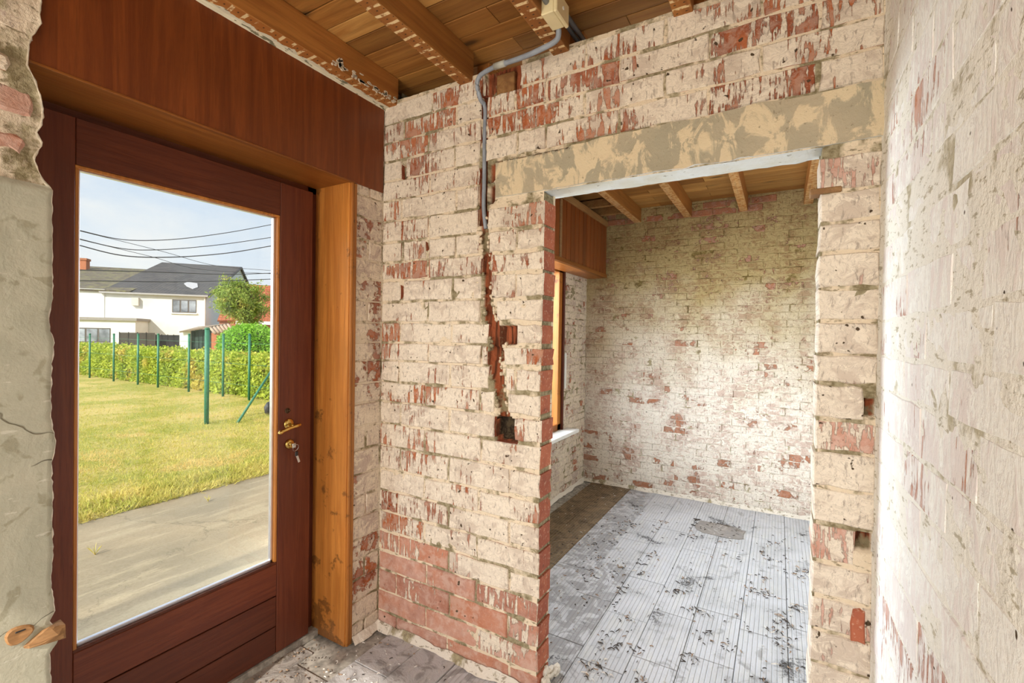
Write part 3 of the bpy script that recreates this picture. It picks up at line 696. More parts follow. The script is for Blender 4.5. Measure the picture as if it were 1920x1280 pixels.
for r in range(34):
    z0 = .02+r*.0645; y = 4.655-(.10 if r % 2 else .0)
    if r % 2: brick(WS, 4.56, 4.655, z0+.004, z0+.060, -1.779, -1.80, 'y', (M_COATW,), .5, j=.004, tilt=.003)
    while y > (3.2 if z0 < .60 else 4.14):
        a = max(y-.205, 4.09 if z0 > .59 else 0)
        brick(WS, a+.004, y-.004, z0+.004, z0+.060, -1.779, -1.80, 'y', (M_COATW,), random.choice([.4, .5, .6]), j=.004, tilt=.003); y -= .205
# window
WN = empty('window_1', (-1.88, 3.05, .63), kind='structure', label='wooden window frame of the second room, seen edge on through the doorway')
def wpart(name, a, b, m, bev=.003, **k): q = MB(); q.box(a, b, bev); return rel(WN, q).build(name, m, WN, **k)
wpart('frame', (-1.90, 4.01, .63), (-1.80, 4.08, 2.19), M_LINE); wpart('frame', (-1.90, 2.06, .63), (-1.80, 2.12, 2.19), M_LINE)
wpart('frame', (-1.90, 2.06, 2.12), (-1.80, 4.08, 2.19), M_LINEY); wpart('frame', (-1.90, 2.06, .63), (-1.80, 4.08, .69), M_LINEY)
wpart('mullion', (-1.89, 3.03, .69), (-1.82, 3.09, 2.12), M_LINE); wpart('pane', (-1.862, 2.12, .69), (-1.857, 3.03, 2.12), M_GLASS, 0); wpart('pane', (-1.862, 3.09, .69), (-1.857, 4.01, 2.12), M_GLASS, 0)
wpart('frame_cover', (-1.80, 4.075, .63), (-1.772, 4.092, 2.19), M_MAHOG)
wpart('strap_winder', (-1.790, 4.10, 1.02), (-1.768, 4.135, 1.36), M_PLASTIC, .003, label='white shutter strap winder')
q = MB(); q.box((-1.93, 2.02, .600), (-1.655, 4.20, .632), .003); tag(q.build('windowsill', M_PLASTIC), 'white stone windowsill under the second room window', kind='structure').name = 'trim_6'
# shutter box
SB = empty('shutter_box', (-1.56, 3.2, 2.13), label='wooden shutter box of narrow upright boards above the second room window', cat='shutter box')
def spart(name, a, b, m, bev=.002, **k): q = MB(); q.box(a, b, bev); return rel(SB, q).build(name, m, SB, **k)
spart('back_panel', (-1.60, 1.93, 2.145), (-1.585, 4.66, 2.66), M_MAHOG, 0)
spart('underside', (-1.775, 1.93, 2.130), (-1.57, 4.66, 2.143), M_LINEY); spart('bottom_bead', (-1.585, 1.93, 2.130), (-1.558, 4.66, 2.166), M_LINEY)
y = 3.52
while y < 4.64:
    spart('board', (-1.584, y+.005, 2.168), (-1.567, y+.0895, 2.655), M_SHUT); y += .0945
spart('board', (-1.585, 3.28, 2.168), (-1.570, 3.475, 2.655), M_SHUT, .002, label='wide plain end board'); spart('divider', (-1.585, 3.478, 2.168), (-1.562, 3.515, 2.655), M_RAWX)
spart('board', (-1.585, 2.2, 2.168), (-1.570, 3.276, 2.655), M_SHUT)
spart('top_beam', (-1.60, 1.93, 2.656), (-1.555, 4.66, 2.715), M_BEAM)

# ------------------------------------------------------------------ floor
FL = empty('floor', (0, 0, 0), kind='structure', label='tile floor with white glue remains')
q = MB(); q.box((-2.06, -2.5, -.05), (.40, 4.85, -.012)); q.build('bed', M_BED, FL)
SX = [-2.06, -1.89, -1.68, -1.475, -1.27, -1.02, -.805, -.582, -.375, -.152, .066, .262]
for i in range(len(SX)-1):
    yy = -1.2-(i % 2)*.22+(i*.13) % .2
    while yy < 4.66:
        y1 = yy+.44; x0, x1 = SX[i], SX[i+1]
        if x0 < -1.8 and (y1 > 1.55 or yy < .4): yy = y1; continue
        a, b = yy+.002, min(y1, 4.66)-.002
        room2 = a > 1.55
        for (ya, yb) in ([(a, b)] if not (a < 1.78 < b) else [(a, b)]):
            tp = random.uniform(-.002, .001); mbx = MB(); mbx.box((x0+.0015, ya, -.02), (x1-.0015, yb, tp-(.004 if x1 < -1 and room2 else 0)), .0018)
            o = mbx.build('tile', M_TILE if room2 else M_TILEH, FL)
            brown = 1. if (x1 < -1.2 and room2) else (.25 if (x1 < -1.6) else 0.)
            dirt = .55 if (x1 < -.99 and room2) else random.choice([0., .05, .1, .15])
            if room2 and -1.1 < x0 < -.9 and yy < 2.6: dirt = .6
            if not room2: dirt = .3; brown = .12 if x1 > -1.6 else .45
            o.color = (dirt, brown, 0, 1)
        yy = y1
# dark patch tile
V = []
for k in range(22):
    t = 2*math.pi*k/22; V.append((-.385+.175*math.copysign(abs(math.cos(t))**.5, math.cos(t))+random.uniform(-.012, .012), 4.02+.13*math.copysign(abs(math.sin(t))**.5, math.sin(t))+random.uniform(-.012, .012), .0035))
V += [(v[0]*1.0, v[1], -.002) for v in V]
o = put('residue_patch', V, [tuple(range(22))]+[(k, 22+k, 22+(k+1) % 22, (k+1) % 22) for k in range(22)], M_TILEH, FL); o.color = (.9, .35, 0, 1)
# mortar fillets along the wall feet
def fillet(pts, nrm, name='wall_foot_mortar'):
    V = []; F = []; n = 120
    for i in range(n+1):
        t = i/n; p = Vector(pts[0]).lerp(Vector(pts[1]), t); L = (Vector(pts[1])-Vector(pts[0])).length
        w = .022+frac(t*L*7, 5)*.016; h = .030+frac(t*L*6, 2)*.016
        for a, b in ((0, h), (.35, h*.75), (.75, h*.25), (1.1, -.003)): V.append(p+Vector(nrm)*(w*a)+Vector((0, 0, b+frac(t*L*40, a)*.002)))
    for i in range(n):
        for k in range(3): F.append((i*4+k, i*4+k+1, (i+1)*4+k+1, (i+1)*4+k))
    return put(name, V, F, M_MORTB, FL, True)
fillet(((-1.79, 1.746, 0), (-.87, 1.746, 0)), (0, -1, 0)); fillet(((-1.783, 1.575, 0), (-1.783, 1.75, 0)), (1, 0, 0))
fillet(((-1.78, 4.665, 0), (.26, 4.665, 0)), (0, -1, 0)); fillet(((-1.78, 1.9, 0), (-1.78, 4.67, 0)), (1, 0, 0)); fillet(((.102, 1.746, 0), (.258, 1.746, 0)), (0, -1, 0))
# flakes of old glue
fl = MB(); M_FLAKE = plain('old_glue', (.055, .042, .035), .8, 0., .5, 60)
def flake(x, y, s, mi):
    a = random.uniform(0, math.pi*2); n = random.randint(4, 6); L = s*random.uniform(.8, 2.2); w = s*random.uniform(.25, .6); up = s*random.uniform(.1, .5); cv = random.uniform(-.8, .8)*L
    vs = []; 
    for i in range(n):
        t = i/(n-1)-.5; ww = w*(1-abs(t)*1.6)+.0006; px_ = t*L; py_ = cv*(t*t*2)
        z = .002+up*(1-(2*t)**2)*random.uniform(.5, 1)
        for sgn in (-1, 0, 1):
            qx, qy = px_, py_+sgn*ww/2; vs.append((x+qx*math.cos(a)-qy*math.sin(a), y+qx*math.sin(a)+qy*math.cos(a), z+(.003 if sgn == 0 else -.001)))
    fs = []
    for i in range(n-1):
        for k in range(2): fs.append((i*3+k, i*3+k+1, (i+1)*3+k+1, (i+1)*3+k))
    fl.raw(vs, fs, mi)
M_FLAKE2 = plain('tan_glue', (.30, .20, .13), .8, 0., .3, 60); M_FLAKE3 = plain('pale_glue', (.62, .58, .54), .8, 0., .2, 60)
cl = [(random.uniform(-1.2, .25), random.uniform(1.95, 4.0)**1.0) for _ in range(75)]
for cx, cy in cl:
    for _ in range(random.randint(3, 13)): flake(random.gauss(cx, .03), random.gauss(cy, .035), random.uniform(.006, .019), random.choice([0, 0, 0, 1, 2]))
for _ in range(170): flake(random.uniform(-1.25, .25), random.uniform(1.9, 4.5), random.uniform(.004, .012), random.choice([0, 1, 2]))
for _ in range(260): flake(random.uniform(-1.76, -1.0), random.uniform(1.9, 4.6), random.uniform(.006, .02), random.choice([1, 1, 2, 0]))
for _ in range(230): flake(random.uniform(-1.76, -.7), random.uniform(1.0, 1.72), random.uniform(.004, .013), random.choice([0, 1, 2, 2, 2]))
for _ in range(60): flake(random.uniform(-2.02, -1.78), random.uniform(1.1, 1.5), random.uniform(.004, .010), random.choice([0, 1]))
for _ in range(60): flake(random.choice([-.575+random.gauss(0, .008), random.uniform(-.56, -.2)]), random.choice([random.uniform(3.88, 4.15), 4.15]), random.uniform(.008, .018), 0)
fl.build('glue_flakes', (M_FLAKE, M_FLAKE2, M_FLAKE3), None, label='dark and tan flakes of old floor glue scattered over the tile floor', cat='debris', kind='stuff')
# rubble at the foot of the jamb
RB = MB()
for (x, y, z, s) in ((-.845, 1.80, .02, .035), (-.85, 1.86, .03, .03), (-.83, 1.76, .012, .022), (-.84, 1.90, .02, .03), (-.86, 1.83, .055, .022)):
    bm = bmesh.new(); bmesh.ops.create_icosphere(bm, subdivisions=2, radius=s)
    for v in bm.verts: v.co *= 1+nz(v.co.x*60, v.co.y*60, v.co.z*60+x*10)*.5
    bm.verts.index_update(); RB.raw([(v.co.x*.6+x, v.co.y+y, max(v.co.z*.8+z, -.002)) for v in bm.verts], [[v.index for v in f.verts] for f in bm.faces]); bm.free()
RB.build('mortar_rubble', M_MORTB, None, label='crumbled mortar heap at the foot of the doorway jamb', cat='rubble', kind='stuff')

# ------------------------------------------------------------------ conduit and junction box
JB = empty('junction_box', (-.725, 1.545, 2.70), label='cream plastic junction box under the ceiling beside a joist', cat='junction box')
q = MB(); q.box((-.765, 1.50, 2.665), (-.715, 1.60, 2.735), .003); rel(JB, q).build('box_body', M_CREAMP, JB)
q = MB(); q.box((-.714, 1.495, 2.660), (-.700, 1.605, 2.740), .004); rel(JB, q).build('lid', M_CREAMP, JB)
q = MB(); q.tube([(-.701, 1.55, 2.70), (-.697, 1.55, 2.70)], .006, 10); rel(JB, q).build('lid_screw', M_PLASTIC, JB)
CT = empty('conduit', (-1.0, 1.66, 2.64), label='bent grey cable conduit from the junction box down into the wall chase', cat='conduit')
path = [(-.748, 1.597, 2.690), (-.745, 1.612, 2.668), (-.765, 1.628, 2.645), (-.85, 1.640, 2.638), (-.93, 1.652, 2.640), (-1.02, 1.668, 2.650)]
q = MB(); q.tube(smooth_path(path), .0105, 10); rel(CT, q).build('tube', M_PVC, CT, True)
q = MB(); q.tube(smooth_path([(-1.065, 1.676, 2.655), (-1.13, 1.690, 2.655), (-1.165, 1.70, 2.648), (-1.182, 1.71, 2.62), (-1.180, 1.735, 2.57), (-1.172, 1.762, 2.54), (-1.174, 1.764, 2.40), (-1.172, 1.764, 2.23), (-1.176, 1.768, 2.10), (-1.168, 1.776, 2.0)]), .0098, 10); rel(CT, q).build('tube', M_PVC, CT, True)
q = MB(); q.tube([(-1.012, 1.667, 2.650), (-1.07, 1.677, 2.656)], .0135, 12); rel(CT, q).build('coupling', plain('pale_conduit', (.40, .40, .36), .5), CT, True, label='paler coupling sleeve')
for dx, nm in ((0, 'dark grey conduit left of the pair running from the box over the wall'), (.024, 'dark grey conduit right of the pair running from the box over the wall')):
    q = MB(); q.tube([(-.757+dx, 1.605, 2.745), (-.757+dx, 1.70, 2.75), (-.757+dx, 1.86, 2.755)], .0095, 10); q.build('ceiling_conduit', M_PVCD, None, True, label=nm, cat='conduit', group='ceiling conduits')
q = MB(); q.tube([(-.742, 1.30, 2.712), (-.742, 1.505, 2.705)], .010, 10); q.build('ceiling_conduit', M_PVC, None, True, label='grey conduit entering the near side of the junction box', cat='conduit')
# ================================================================== outdoors
GZ = CH-1.62
def m_ground(name, kind):
    m, g, p = mat(name); P = g.pos(); a = g.noise(P, .9, 5, .6, .5); b = g.noise(P, 9, 5, .65); f = g.noise(P, 70, 3, .7)
    if kind == 'lawn':
        c = g.mix(g.ramp(a, .44, .58), (.30, .31, .05, 1), (.54, .42, .14, 1)); c = g.mix(g.ramp(b, .45, .7, 0, .7), c, (.54, .40, .16, 1))
    elif kind == 'paving':
        s = g.noise(g.vmul(P, (4, .7, 1)), 2, 5, .65)
        c = g.mix(g.ramp(a, .40, .62), (.35, .275, .18, 1), (.275, .225, .155, 1)); c = g.mix(g.ramp(s, .52, .62, 0, .6), c, (.44, .36, .24, 1))
        vo = g.add('ShaderNodeTexVoronoi', feature='DISTANCE_TO_EDGE'); g.put(vo.inputs['Vector'], g.vadd(P, g.vmul(g.comb(b, a, 0.), (.5, .5, 0)))); vo.inputs['Scale'].default_value = .55
        c = g.mix(g.ramp(vo.outputs['Distance'], 0., .006, .5, 0.), c, (.14, .12, .08, 1))
    c = g.mix(g.ramp(f, .45, .7, 0, .3), c, (.16, .13, .06, 1))
    fin(g, p, c, .95, g.bump(g.math('ADD', b, g.math('MULTIPLY', f, .2)), .006, .5), spec=.1); return m
def ground(name, x0, x1, y0, y1, m, dz=0, st=.5, amp=0., **k):
    xs = np.arange(x0, x1+st, st); ys = np.arange(y0, y1+st, st); xs = np.linspace(x0, x1, len(xs))
    V = [(x, y, GZ+dz+frac(x*.4, y*.4)*amp) for y in ys for x in xs]; n = len(xs)
    F = [(i*n+j, i*n+j+1, (i+1)*n+j+1, (i+1)*n+j) for i in range(len(ys)-1) for j in range(n-1)]
    return tag(put(name, V, F, m, None, True), **k)
ground('ground', -140, 60, -90, 120, m_ground('far_ground', 'lawn'), -.12, 10, 0, kind='structure', label='field beyond the garden')
ground('paving', -5.06, -2.05, -6, 14, m_ground('worn_paving', 'paving'), 0, .25, .012, kind='structure', label='worn concrete paving along the house outside the front door')
ML = m_ground('dry_lawn', 'lawn')
ground('lawn', -40, -5.04, -8, 20, ML, .004, .4, .0, kind='structure', label='sunlit half dry lawn outside')
def m_leaf(name, a, b, c3=None, trans=.3):
    m, g, p = mat(name); P = g.pos(); n = g.noise(P, 2.2, 3); f = g.noise(P, 31, 2)
    c = g.mix(g.ramp(g.math('ADD', g.math('MULTIPLY', n, .5), g.math('MULTIPLY', f, .5)), .38, .62), a, b)
    if c3: c = g.mix(g.ramp(g.noise(P, 1.4, 2), .56, .64, 0, .8), c, c3)
    fin(g, p, c, .7, spec=.2)
    tl = g.add('ShaderNodeBsdfTranslucent'); g.l.new(c, tl.inputs[0]); mx = g.add('ShaderNodeMixShader'); mx.inputs[0].default_value = trans
    out = m.node_tree.nodes['Material Output']; g.l.new(p.outputs[0], mx.inputs[1]); g.l.new(tl.outputs[0], mx.inputs[2]); g.l.new(mx.outputs[0], out.inputs[0]); return m
def cards(name, P, size, m, parent=None, up=None, asp=.5, **k):
    """leaf blades: one quad each, bent as two triangles; P (n,3)"""
    n = len(P); d = rng.normal(size=(n, 3)); d /= np.linalg.norm(d, axis=1)[:, None]
    if up is not None: d = d*up[0]+np.array([0, 0, up[1]]); d /= np.linalg.norm(d, axis=1)[:, None]
    e = np.cross(d, rng.normal(size=(n, 3))); e /= np.linalg.norm(e, axis=1)[:, None]; s = (size*rng.uniform(.6, 1.3, n))[:, None]
    nn = np.cross(d, e)
    V = np.stack([P, P+d*s*.5+e*s*asp*.5+nn*s*.1, P+d*s, P+d*s*.5-e*s*asp*.5+nn*s*.1], 1).reshape(-1, 3)
    me = bpy.data.meshes.new(name); me.vertices.add(4*n); me.vertices.foreach_set('co', V.ravel()); me.loops.add(4*n); me.loops.foreach_set('vertex_index', np.arange(4*n, dtype=np.int32))
    me.polygons.add(n); me.polygons.foreach_set('loop_start', np.arange(0, 4*n, 4, dtype=np.int32)); me.polygons.foreach_set('loop_total', np.full(n, 4, dtype=np.int32)); me.update(calc_edges=True); me.validate()
    me.materials.append(m); o = bpy.data.objects.new(name, me); COL.objects.link(o); o.parent = parent; return tag(o, **k)
# grass blades on the lawn
n = 80000
X = -5.02-np.abs(rng.exponential(4.5, n)); Yg = rng.uniform(0, 1, n)*(-X*.62+1.2)+(-X*.24-.2)
keepm = (X > -26) & (Yg < 6.7); X = X[keepm]; Yg = Yg[keepm]
nb = np.array([noise.noise(Vector((a*.8, b*.8, 0))) for a, b in zip(X[:], Yg[:])])
Z = np.full(len(X), GZ-.005)
M_GR = m_leaf('grass_blade', (.38, .39, .055, 1), (.68, .55, .16, 1), (.70, .50, .18, 1))
cards('grass', np.stack([X, Yg, Z], 1), np.where(X > -5.6, .085, .055), M_GR, None, (.75, .75), .12, label='short tufted grass growing over the lawn', cat='grass', kind='stuff')
tuft = MB()
def weed(x, y, s, label, group=None):
    q = MB()
    for _ in range(9):
        a = random.uniform(0, 6.28); l = s*random.uniform(.5, 1.2); dx, dy = math.cos(a)*l*.6, math.sin(a)*l*.6
        q.raw([(x-.004, y, GZ), (x+.004, y, GZ), (x+dx*.6+.004, y+dy*.6, GZ+l*.7), (x+dx, y+dy, GZ+l*.9), (x+dx*.6-.004, y+dy*.6, GZ+l*.7)], [(0, 1, 2, 3, 4)])
    return q.build('weed', M_GR, None, label=label, cat='weed')
w1 = onP(178, 1040, (0, 0, GZ), Vector((0, 0, 1))); weed(w1.x, w1.y, .09, 'small grassy weed growing in the paving near the left of the door pane')
w2 = onP(390, 940, (0, 0, GZ), Vector((0, 0, 1))); weed(w2.x, w2.y, .07, 'tiny weed in the paving close to the lawn edge')
# fence posts
M_POST = plain('green_post', (.03, .17, .09), .5, 0., .15)
def fpost(x, y, h, r, label, group=None):
    o = empty('fence_post', (x, y, GZ), label=label, cat='fence post', group=group)
    q = MB(); q.tube([(x, y, GZ-.05), (x, y, GZ+h)], r, 10); q.build('post', M_POST, o, True)
    q = MB(); q.tube([(x, y, GZ+h), (x, y, GZ+h+.02), (x, y, GZ+h+.03)], [r*1.15, r*1.15, r*.5], 10); q.build('cap', M_BLACK if False else M_POST, o, True)
    return o
words = ['nearest the door frame edge, eighth and last of the row', 'seventh from the left', 'sixth of the row from the left', 'fifth of the row from the left', 'fourth of the row from the left', 'third of the row from the left', 'second of the row from the left', 'leftmost and farthest of the row']
for i, (px_, py_) in enumerate(((473, 750), (406, 745), (351, 735), (304, 726), (263, 721), (228, 714), (197, 707), (170, 702))):
    b = onP(px_, py_, (0, 0, GZ), Vector((0, 0, 1))); t = onX(px_, 627, b.x)
    fpost(b.x, 6.45, 1.56-.015*i, .028, 'slim green fence post before the hedge, '+words[i].replace('eighth and last of the row', 'eighth and rightmost').strip(), 'green fence posts before the hedge')
b = onP(387, 795, (0, 0, GZ), Vector((0, 0, 1)))
fpost(b.x, b.y, 1.66, .037, 'thick green corner post standing alone on the lawn')
s0 = onP(445, 793, (0, 0, GZ), Vector((0, 0, 1))); s1 = onX(512, 690, -8.9)
q = MB(); q.tube([s0, s1], .022, 8); q.build('fence_stay', M_POST, None, True, label='slanting green stay bar right of the thick corner post', cat='stay bar')
p2 = onX(521, 640, -8.9); fpost(p2.x, p2.y, 1.66, .037, 'thick green post hidden behind the door stile, carrying the stay')
bp = onX(505, 765, -8.75); bm = bmesh.new(); bmesh.ops.create_uvsphere(bm, u_segments=14, v_segments=9, radius=1)
for v in bm.verts: v.co = Vector((v.co.x*.09, v.co.y*.09, v.co.z*.15*(1-.2*v.co.z)))+Vector((0, 0, 0))*0; v.co *= 1+nz(v.co.x*20, v.co.y*20, v.co.z*20)*.15
bm.verts.index_update(); q = MB(); q.raw([v.co+bp for v in bm.verts], [[v.index for v in f.verts] for f in bm.faces]); q.tube([bp+Vector((0, 0, .13)), bp+Vector((.02, .05, .3))], .008, 6); bm.free()
q.build('hanging_bag', M_BLACK, None, True, label='black bag hanging on the fence at the right edge of the pane', cat='bag')
# fence wires
for zz in (.35, .85, 1.35):
    q = MB(); q.tube([(-23.5, 6.45, GZ+zz), (-8, 6.45, GZ+zz)], .0035, 4)
    q.build('fence_wire', M_POST, None, label={.35: 'lowest', .85: 'middle', 1.35: 'top'}[zz]+' thin wire strung along the green fence posts', cat='wire', group='fence wires')
# hedge
HG = empty('hedge', (-16, 7.2, GZ), label='clipped light green hedge behind the green fence posts', cat='hedge')
def rp(o, P): return P-np.array(o.location)[None, :]
M_H = m_leaf('hedge_leaf', (.58, .62, .08, 1), (.26, .38, .04, 1), (.66, .52, .12, 1)); M_HB = m_leaf('bright_leaf', (.36, .62, .08, 1), (.18, .42, .04, 1))
n = 52000; fx = -32+rng.uniform(0, 1, n)**.75*26; side = rng.uniform(0, 1, n); top = side > .72
hy = np.where(top, rng.uniform(6.75, 7.9, n), 6.72+np.abs(rng.normal(0, .09, n)))
hh = .97
hz = np.where(top, hh+rng.normal(0, .05, n), rng.uniform(0.03, hh, n))
bump_ = np.array([noise.noise(Vector((a*1.3, c*1.3, 0))) for a, c in zip(fx, hz)])
hy = np.where(top, hy, hy+bump_*.12); hz = np.where(top, hz+bump_*.10, hz)
cards('leaves', rp(HG, np.stack([fx, hy, GZ+hz], 1)), np.full(n, .085), M_H, HG, None, .7, kind='stuff')
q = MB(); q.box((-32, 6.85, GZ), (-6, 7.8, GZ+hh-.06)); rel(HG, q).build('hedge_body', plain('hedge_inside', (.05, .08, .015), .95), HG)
SH = empty('shrub', (-18, 9.2, GZ), label='tall bright green shrub rising behind the right end of the hedge', cat='shrub')
n = 16000; c0 = onX(470, 650, -19)
u = rng.normal(size=(n, 3)); u /= np.linalg.norm(u, axis=1)[:, None]; u *= rng.uniform(.8, 1.03, n)[:, None]
blob = np.array([[c0.x, c0.y, GZ+1.05]])+u*np.array([1.5, 1.1, .92]); w_ = rng.uniform(0, 1, n) < .5
blob[w_] = np.array([[c0.x+1.6, c0.y+.9, GZ+.95]])+u[w_]*np.array([1.6, 1.2, .9]); blob = blob[blob[:, 2] > GZ]
cards('leaves', rp(SH, blob), np.full(len(blob), .10), M_HB, SH, None, .6, kind='stuff')
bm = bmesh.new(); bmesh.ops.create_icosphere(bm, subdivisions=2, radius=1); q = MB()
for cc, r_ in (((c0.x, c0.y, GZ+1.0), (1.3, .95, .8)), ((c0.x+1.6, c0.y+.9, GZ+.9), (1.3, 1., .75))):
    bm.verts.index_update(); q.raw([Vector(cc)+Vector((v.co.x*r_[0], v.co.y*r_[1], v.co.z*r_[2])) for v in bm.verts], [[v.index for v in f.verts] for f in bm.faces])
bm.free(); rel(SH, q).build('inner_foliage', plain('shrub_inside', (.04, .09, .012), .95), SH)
# tree
tb = onX(458, 640, -34); TR = empty('tree', (tb.x, tb.y, GZ), label='feathery green tree standing before the red roofed house', cat='tree')
tc_ = onX(452, 566, -34); k_ = (onX(500, 566, -34)-onX(410, 566, -34)).length/2; kz = (onX(455, 515, -34).z-onX(455, 615, -34).z)/2
q = MB(); q.tube([(tb.x, tb.y, GZ), (tb.x, tb.y, tc_.z-kz*.6), (tc_.x, tc_.y, tc_.z+kz*.5)], [.12, .08, .03], 8)
for _ in range(14):
    a = random.uniform(0, 6.28); q.tube([(tb.x, tb.y, tc_.z-kz*random.uniform(.2, .9)), (tb.x+math.cos(a)*k_*.7, tb.y+math.sin(a)*k_*.7, tc_.z+kz*random.uniform(0, .8))], [.04, .01], 5)
rel(TR, q).build('trunk', plain('bark', (.12, .08, .05), .9), TR, True)
pts = []
for _ in range(75):
    v = Vector((random.gauss(0, 1), random.gauss(0, 1), random.gauss(0, 1))).normalized()*random.uniform(.3, .95)
    c1 = np.array([tc_.x+v.x*k_*.95, tc_.y+v.y*k_*.95, tc_.z+v.z*kz*.92]); pts.append(c1+rng.normal(size=(210, 3))*np.array([.26, .26, .18])*k_*.55)
P_ = np.concatenate(pts); cards('leaves', rp(TR, P_), np.full(len(P_), .24), m_leaf('tree_leaf', (.42, .50, .10, 1), (.17, .28, .05, 1), (.62, .54, .14, 1)), TR, (1, -.4), .3, kind='stuff')
# ---- white house
HU = Vector((.64, .77, 0)).normalized(); HN = Vector((.77, -.64, 0)).normalized(); Zv = Vector((0, 0, 1))
H0 = onX(388, 551, -51.58); H0.z = 0
def hl(px_, py_, d=0., ref=None):                                       # pixel -> (along, height) on a wall plane d metres behind the front
    p = onP(px_, py_, H0-HN*d, HN); return ((p-H0).dot(HU), p.z)
def hp(u, d, z): return H0+HU*u-HN*d+Vector((0, 0, z))
FR = (H0, HU, -HN, Zv)
M_WHITE = plain('white_render', (.80, .79, .75), .9, 0., .03, 2); M_SLATE = None
def m_roof(name, a, b, su, sz_, moss=None):
    m, g, p = mat(name); P = g.pos(); x = g.sep(P); u = g.math('ADD', g.math('MULTIPLY', x[0], HU.x), g.math('MULTIPLY', x[1], HU.y))
    fu = g.math('FRACT', g.math('MULTIPLY', u, su)); fz = g.math('FRACT', g.math('MULTIPLY', x[2], sz_))
    c = g.mix(g.ramp(g.noise(P, 1.2, 4), .4, .6), a, b); ln = g.math('MAXIMUM', g.ramp(fz, .78, .95), g.ramp(fu, .86, .97, 0, .5))
    c = g.mix(g.math('MULTIPLY', ln, .6), c, tuple(q*.35 for q in a))
    if moss: c = g.mix(g.ramp(g.noise(P, 1.6, 5, .7), .48, .6), c, moss)
    fin(g, p, c, .85, g.bump(g.math('MULTIPLY', ln, -1.), .03), spec=.2); return m
M_R1 = m_roof('dark_tiles', (.085, .08, .08, 1)[:3], (.11, .10, .095), 3.2, 4.5); M_R2 = m_roof('mossy_tiles', (.17, .14, .10), (.12, .10, .08), 3., 4.5, (.20, .18, .09, 1)); M_R3 = m_roof('red_tiles', (.42, .13, .06), (.34, .10, .05), 3.4, 4.2)
def quad(mbx, a, b, c, d, t, mi=0):
    nrm = (b-a).cross(d-a).normalized()*t; vs = [a, b, c, d, a-nrm, b-nrm, c-nrm, d-nrm]
    mbx.raw(vs, [(0, 1, 2, 3), (7, 6, 5, 4), (0, 4, 5, 1), (1, 5, 6, 2), (2, 6, 7, 3), (3, 7, 4, 0)], mi)
WH = empty('house', tuple(hp(-4, 3, GZ)), label='white rendered house with a dark tiled gable roof and flat-roofed annex', cat='house')
def hb(name, u0, u1, d0, d1, z0, z1, m, parent=None, bev=0., own=WH, **k):
    q = MB(); q.box((u0, d0, z0), (u1, d1, z1), bev, 0, FR); pr = parent or own
    return q.build(name, m, pr, **k)
ez = 3.83+CH; uL = hl(189, 547)[0]
# roof geometry: right gable plane at u = 0
ap = onP(449, 500, H0, HU); apd = -(ap-H0).dot(HN); apz = ap.z
bk = onP(470, 527, H0, HU); bkd = -(bk-H0).dot(HN)
hb('wall', uL-14, -.05, 0, apd*2, GZ, ez, M_WHITE)
q = MB(); bl = plain('shaded_gable_render', (.52, .60, .68), .9, 0., .03)  # gable's bluish shade is painted into its render colour
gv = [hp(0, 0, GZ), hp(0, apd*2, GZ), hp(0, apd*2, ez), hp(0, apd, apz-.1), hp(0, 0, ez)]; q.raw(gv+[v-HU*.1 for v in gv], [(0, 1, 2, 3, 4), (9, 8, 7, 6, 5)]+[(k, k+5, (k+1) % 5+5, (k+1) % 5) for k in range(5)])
rel(WH, q).build('gable_wall', bl, WH, label='gable end, its bluish shade put into the colour')
q = MB(); ov = .3; sl = (apz-ez)/apd; uR = .18
quad(q, hp(uL, -ov, ez-ov*sl), hp(uR, -ov, ez-ov*sl), hp(uR, apd, apz), hp(uL, apd, apz), .12); quad(q, hp(uR, apd*2+ov, ez-ov*sl), hp(uL, apd*2+ov, ez-ov*sl), hp(uL, apd, apz), hp(uR, apd, apz), .12)
rel(WH, q).build('roof', M_R1, WH)
q = MB(); quad(q, hp(uR+.02, -ov, ez-ov*sl-.02), hp(uR+.14, -ov, ez-ov*sl-.02), hp(uR+.14, apd, apz), hp(uR+.02, apd, apz), .22); quad(q, hp(uR+.14, apd*2+ov, ez-ov*sl), hp(uR+.02, apd*2+ov, ez-ov*sl), hp(uR+.02, apd, apz), hp(uR+.14, apd, apz), .22)
rel(WH, q).build('verge_board', M_BLACK, WH)
hb('gutter', uL, uR, -ov-.12, -ov, ez-ov*sl-.16, ez-ov*sl, plain('grey_gutter', (.40, .38, .37), .6))
u1, z1 = hl(300, 524); q = MB(); a_ = hl(268, 530); 
a_, b_ = onP(348, 529, hp(0, 1.6, 0), HN), onP(372, 540, hp(0, 1.1, 0), HN)
rc = [(345, 531), (352, 528), (370, 531), (371, 538), (362, 541), (350, 536)]
def onroof(px_, py_):
    A_, B_, C_ = hp(0, 0, ez), hp(-1, 0, ez), hp(0, apd, apz); nn = (B_-A_).cross(C_-A_).normalized()
    return onP(px_, py_, A_+Vector((0, 0, .06)), nn)
vs = [onroof(*p_) for p_ in rc]; q.raw(vs+[v-Vector((0, 0, .05)) for v in vs], [tuple(range(6)), tuple(range(11, 5, -1))]+[(k, k+6, (k+1) % 6+6, (k+1) % 6) for k in range(6)]); rel(WH, q).build('roof_patch', plain('pale_patch', (.42, .41, .42), .9), WH, label='pale grey weathered patch on the roof')
def win(u0, z1_, u2, z0_, d, n, own=WH):
    f = hb('window', u0, u2, d-.04, d+.02, z0_, z1_, plain('window_grey', (.13, .11, .10), .5), own=own)
    for k in range(n):
        a = u0+(u2-u0)*k/n+.09; b = u0+(u2-u0)*(k+1)/n-.05
        hb('pane', a, b, d-.06, d-.045, z0_+.1, z1_-.1, M_WG, f, own=own)
M_WG = plain('window_glass', (.30, .33, .38), .08, 0., .5, .8, .8)
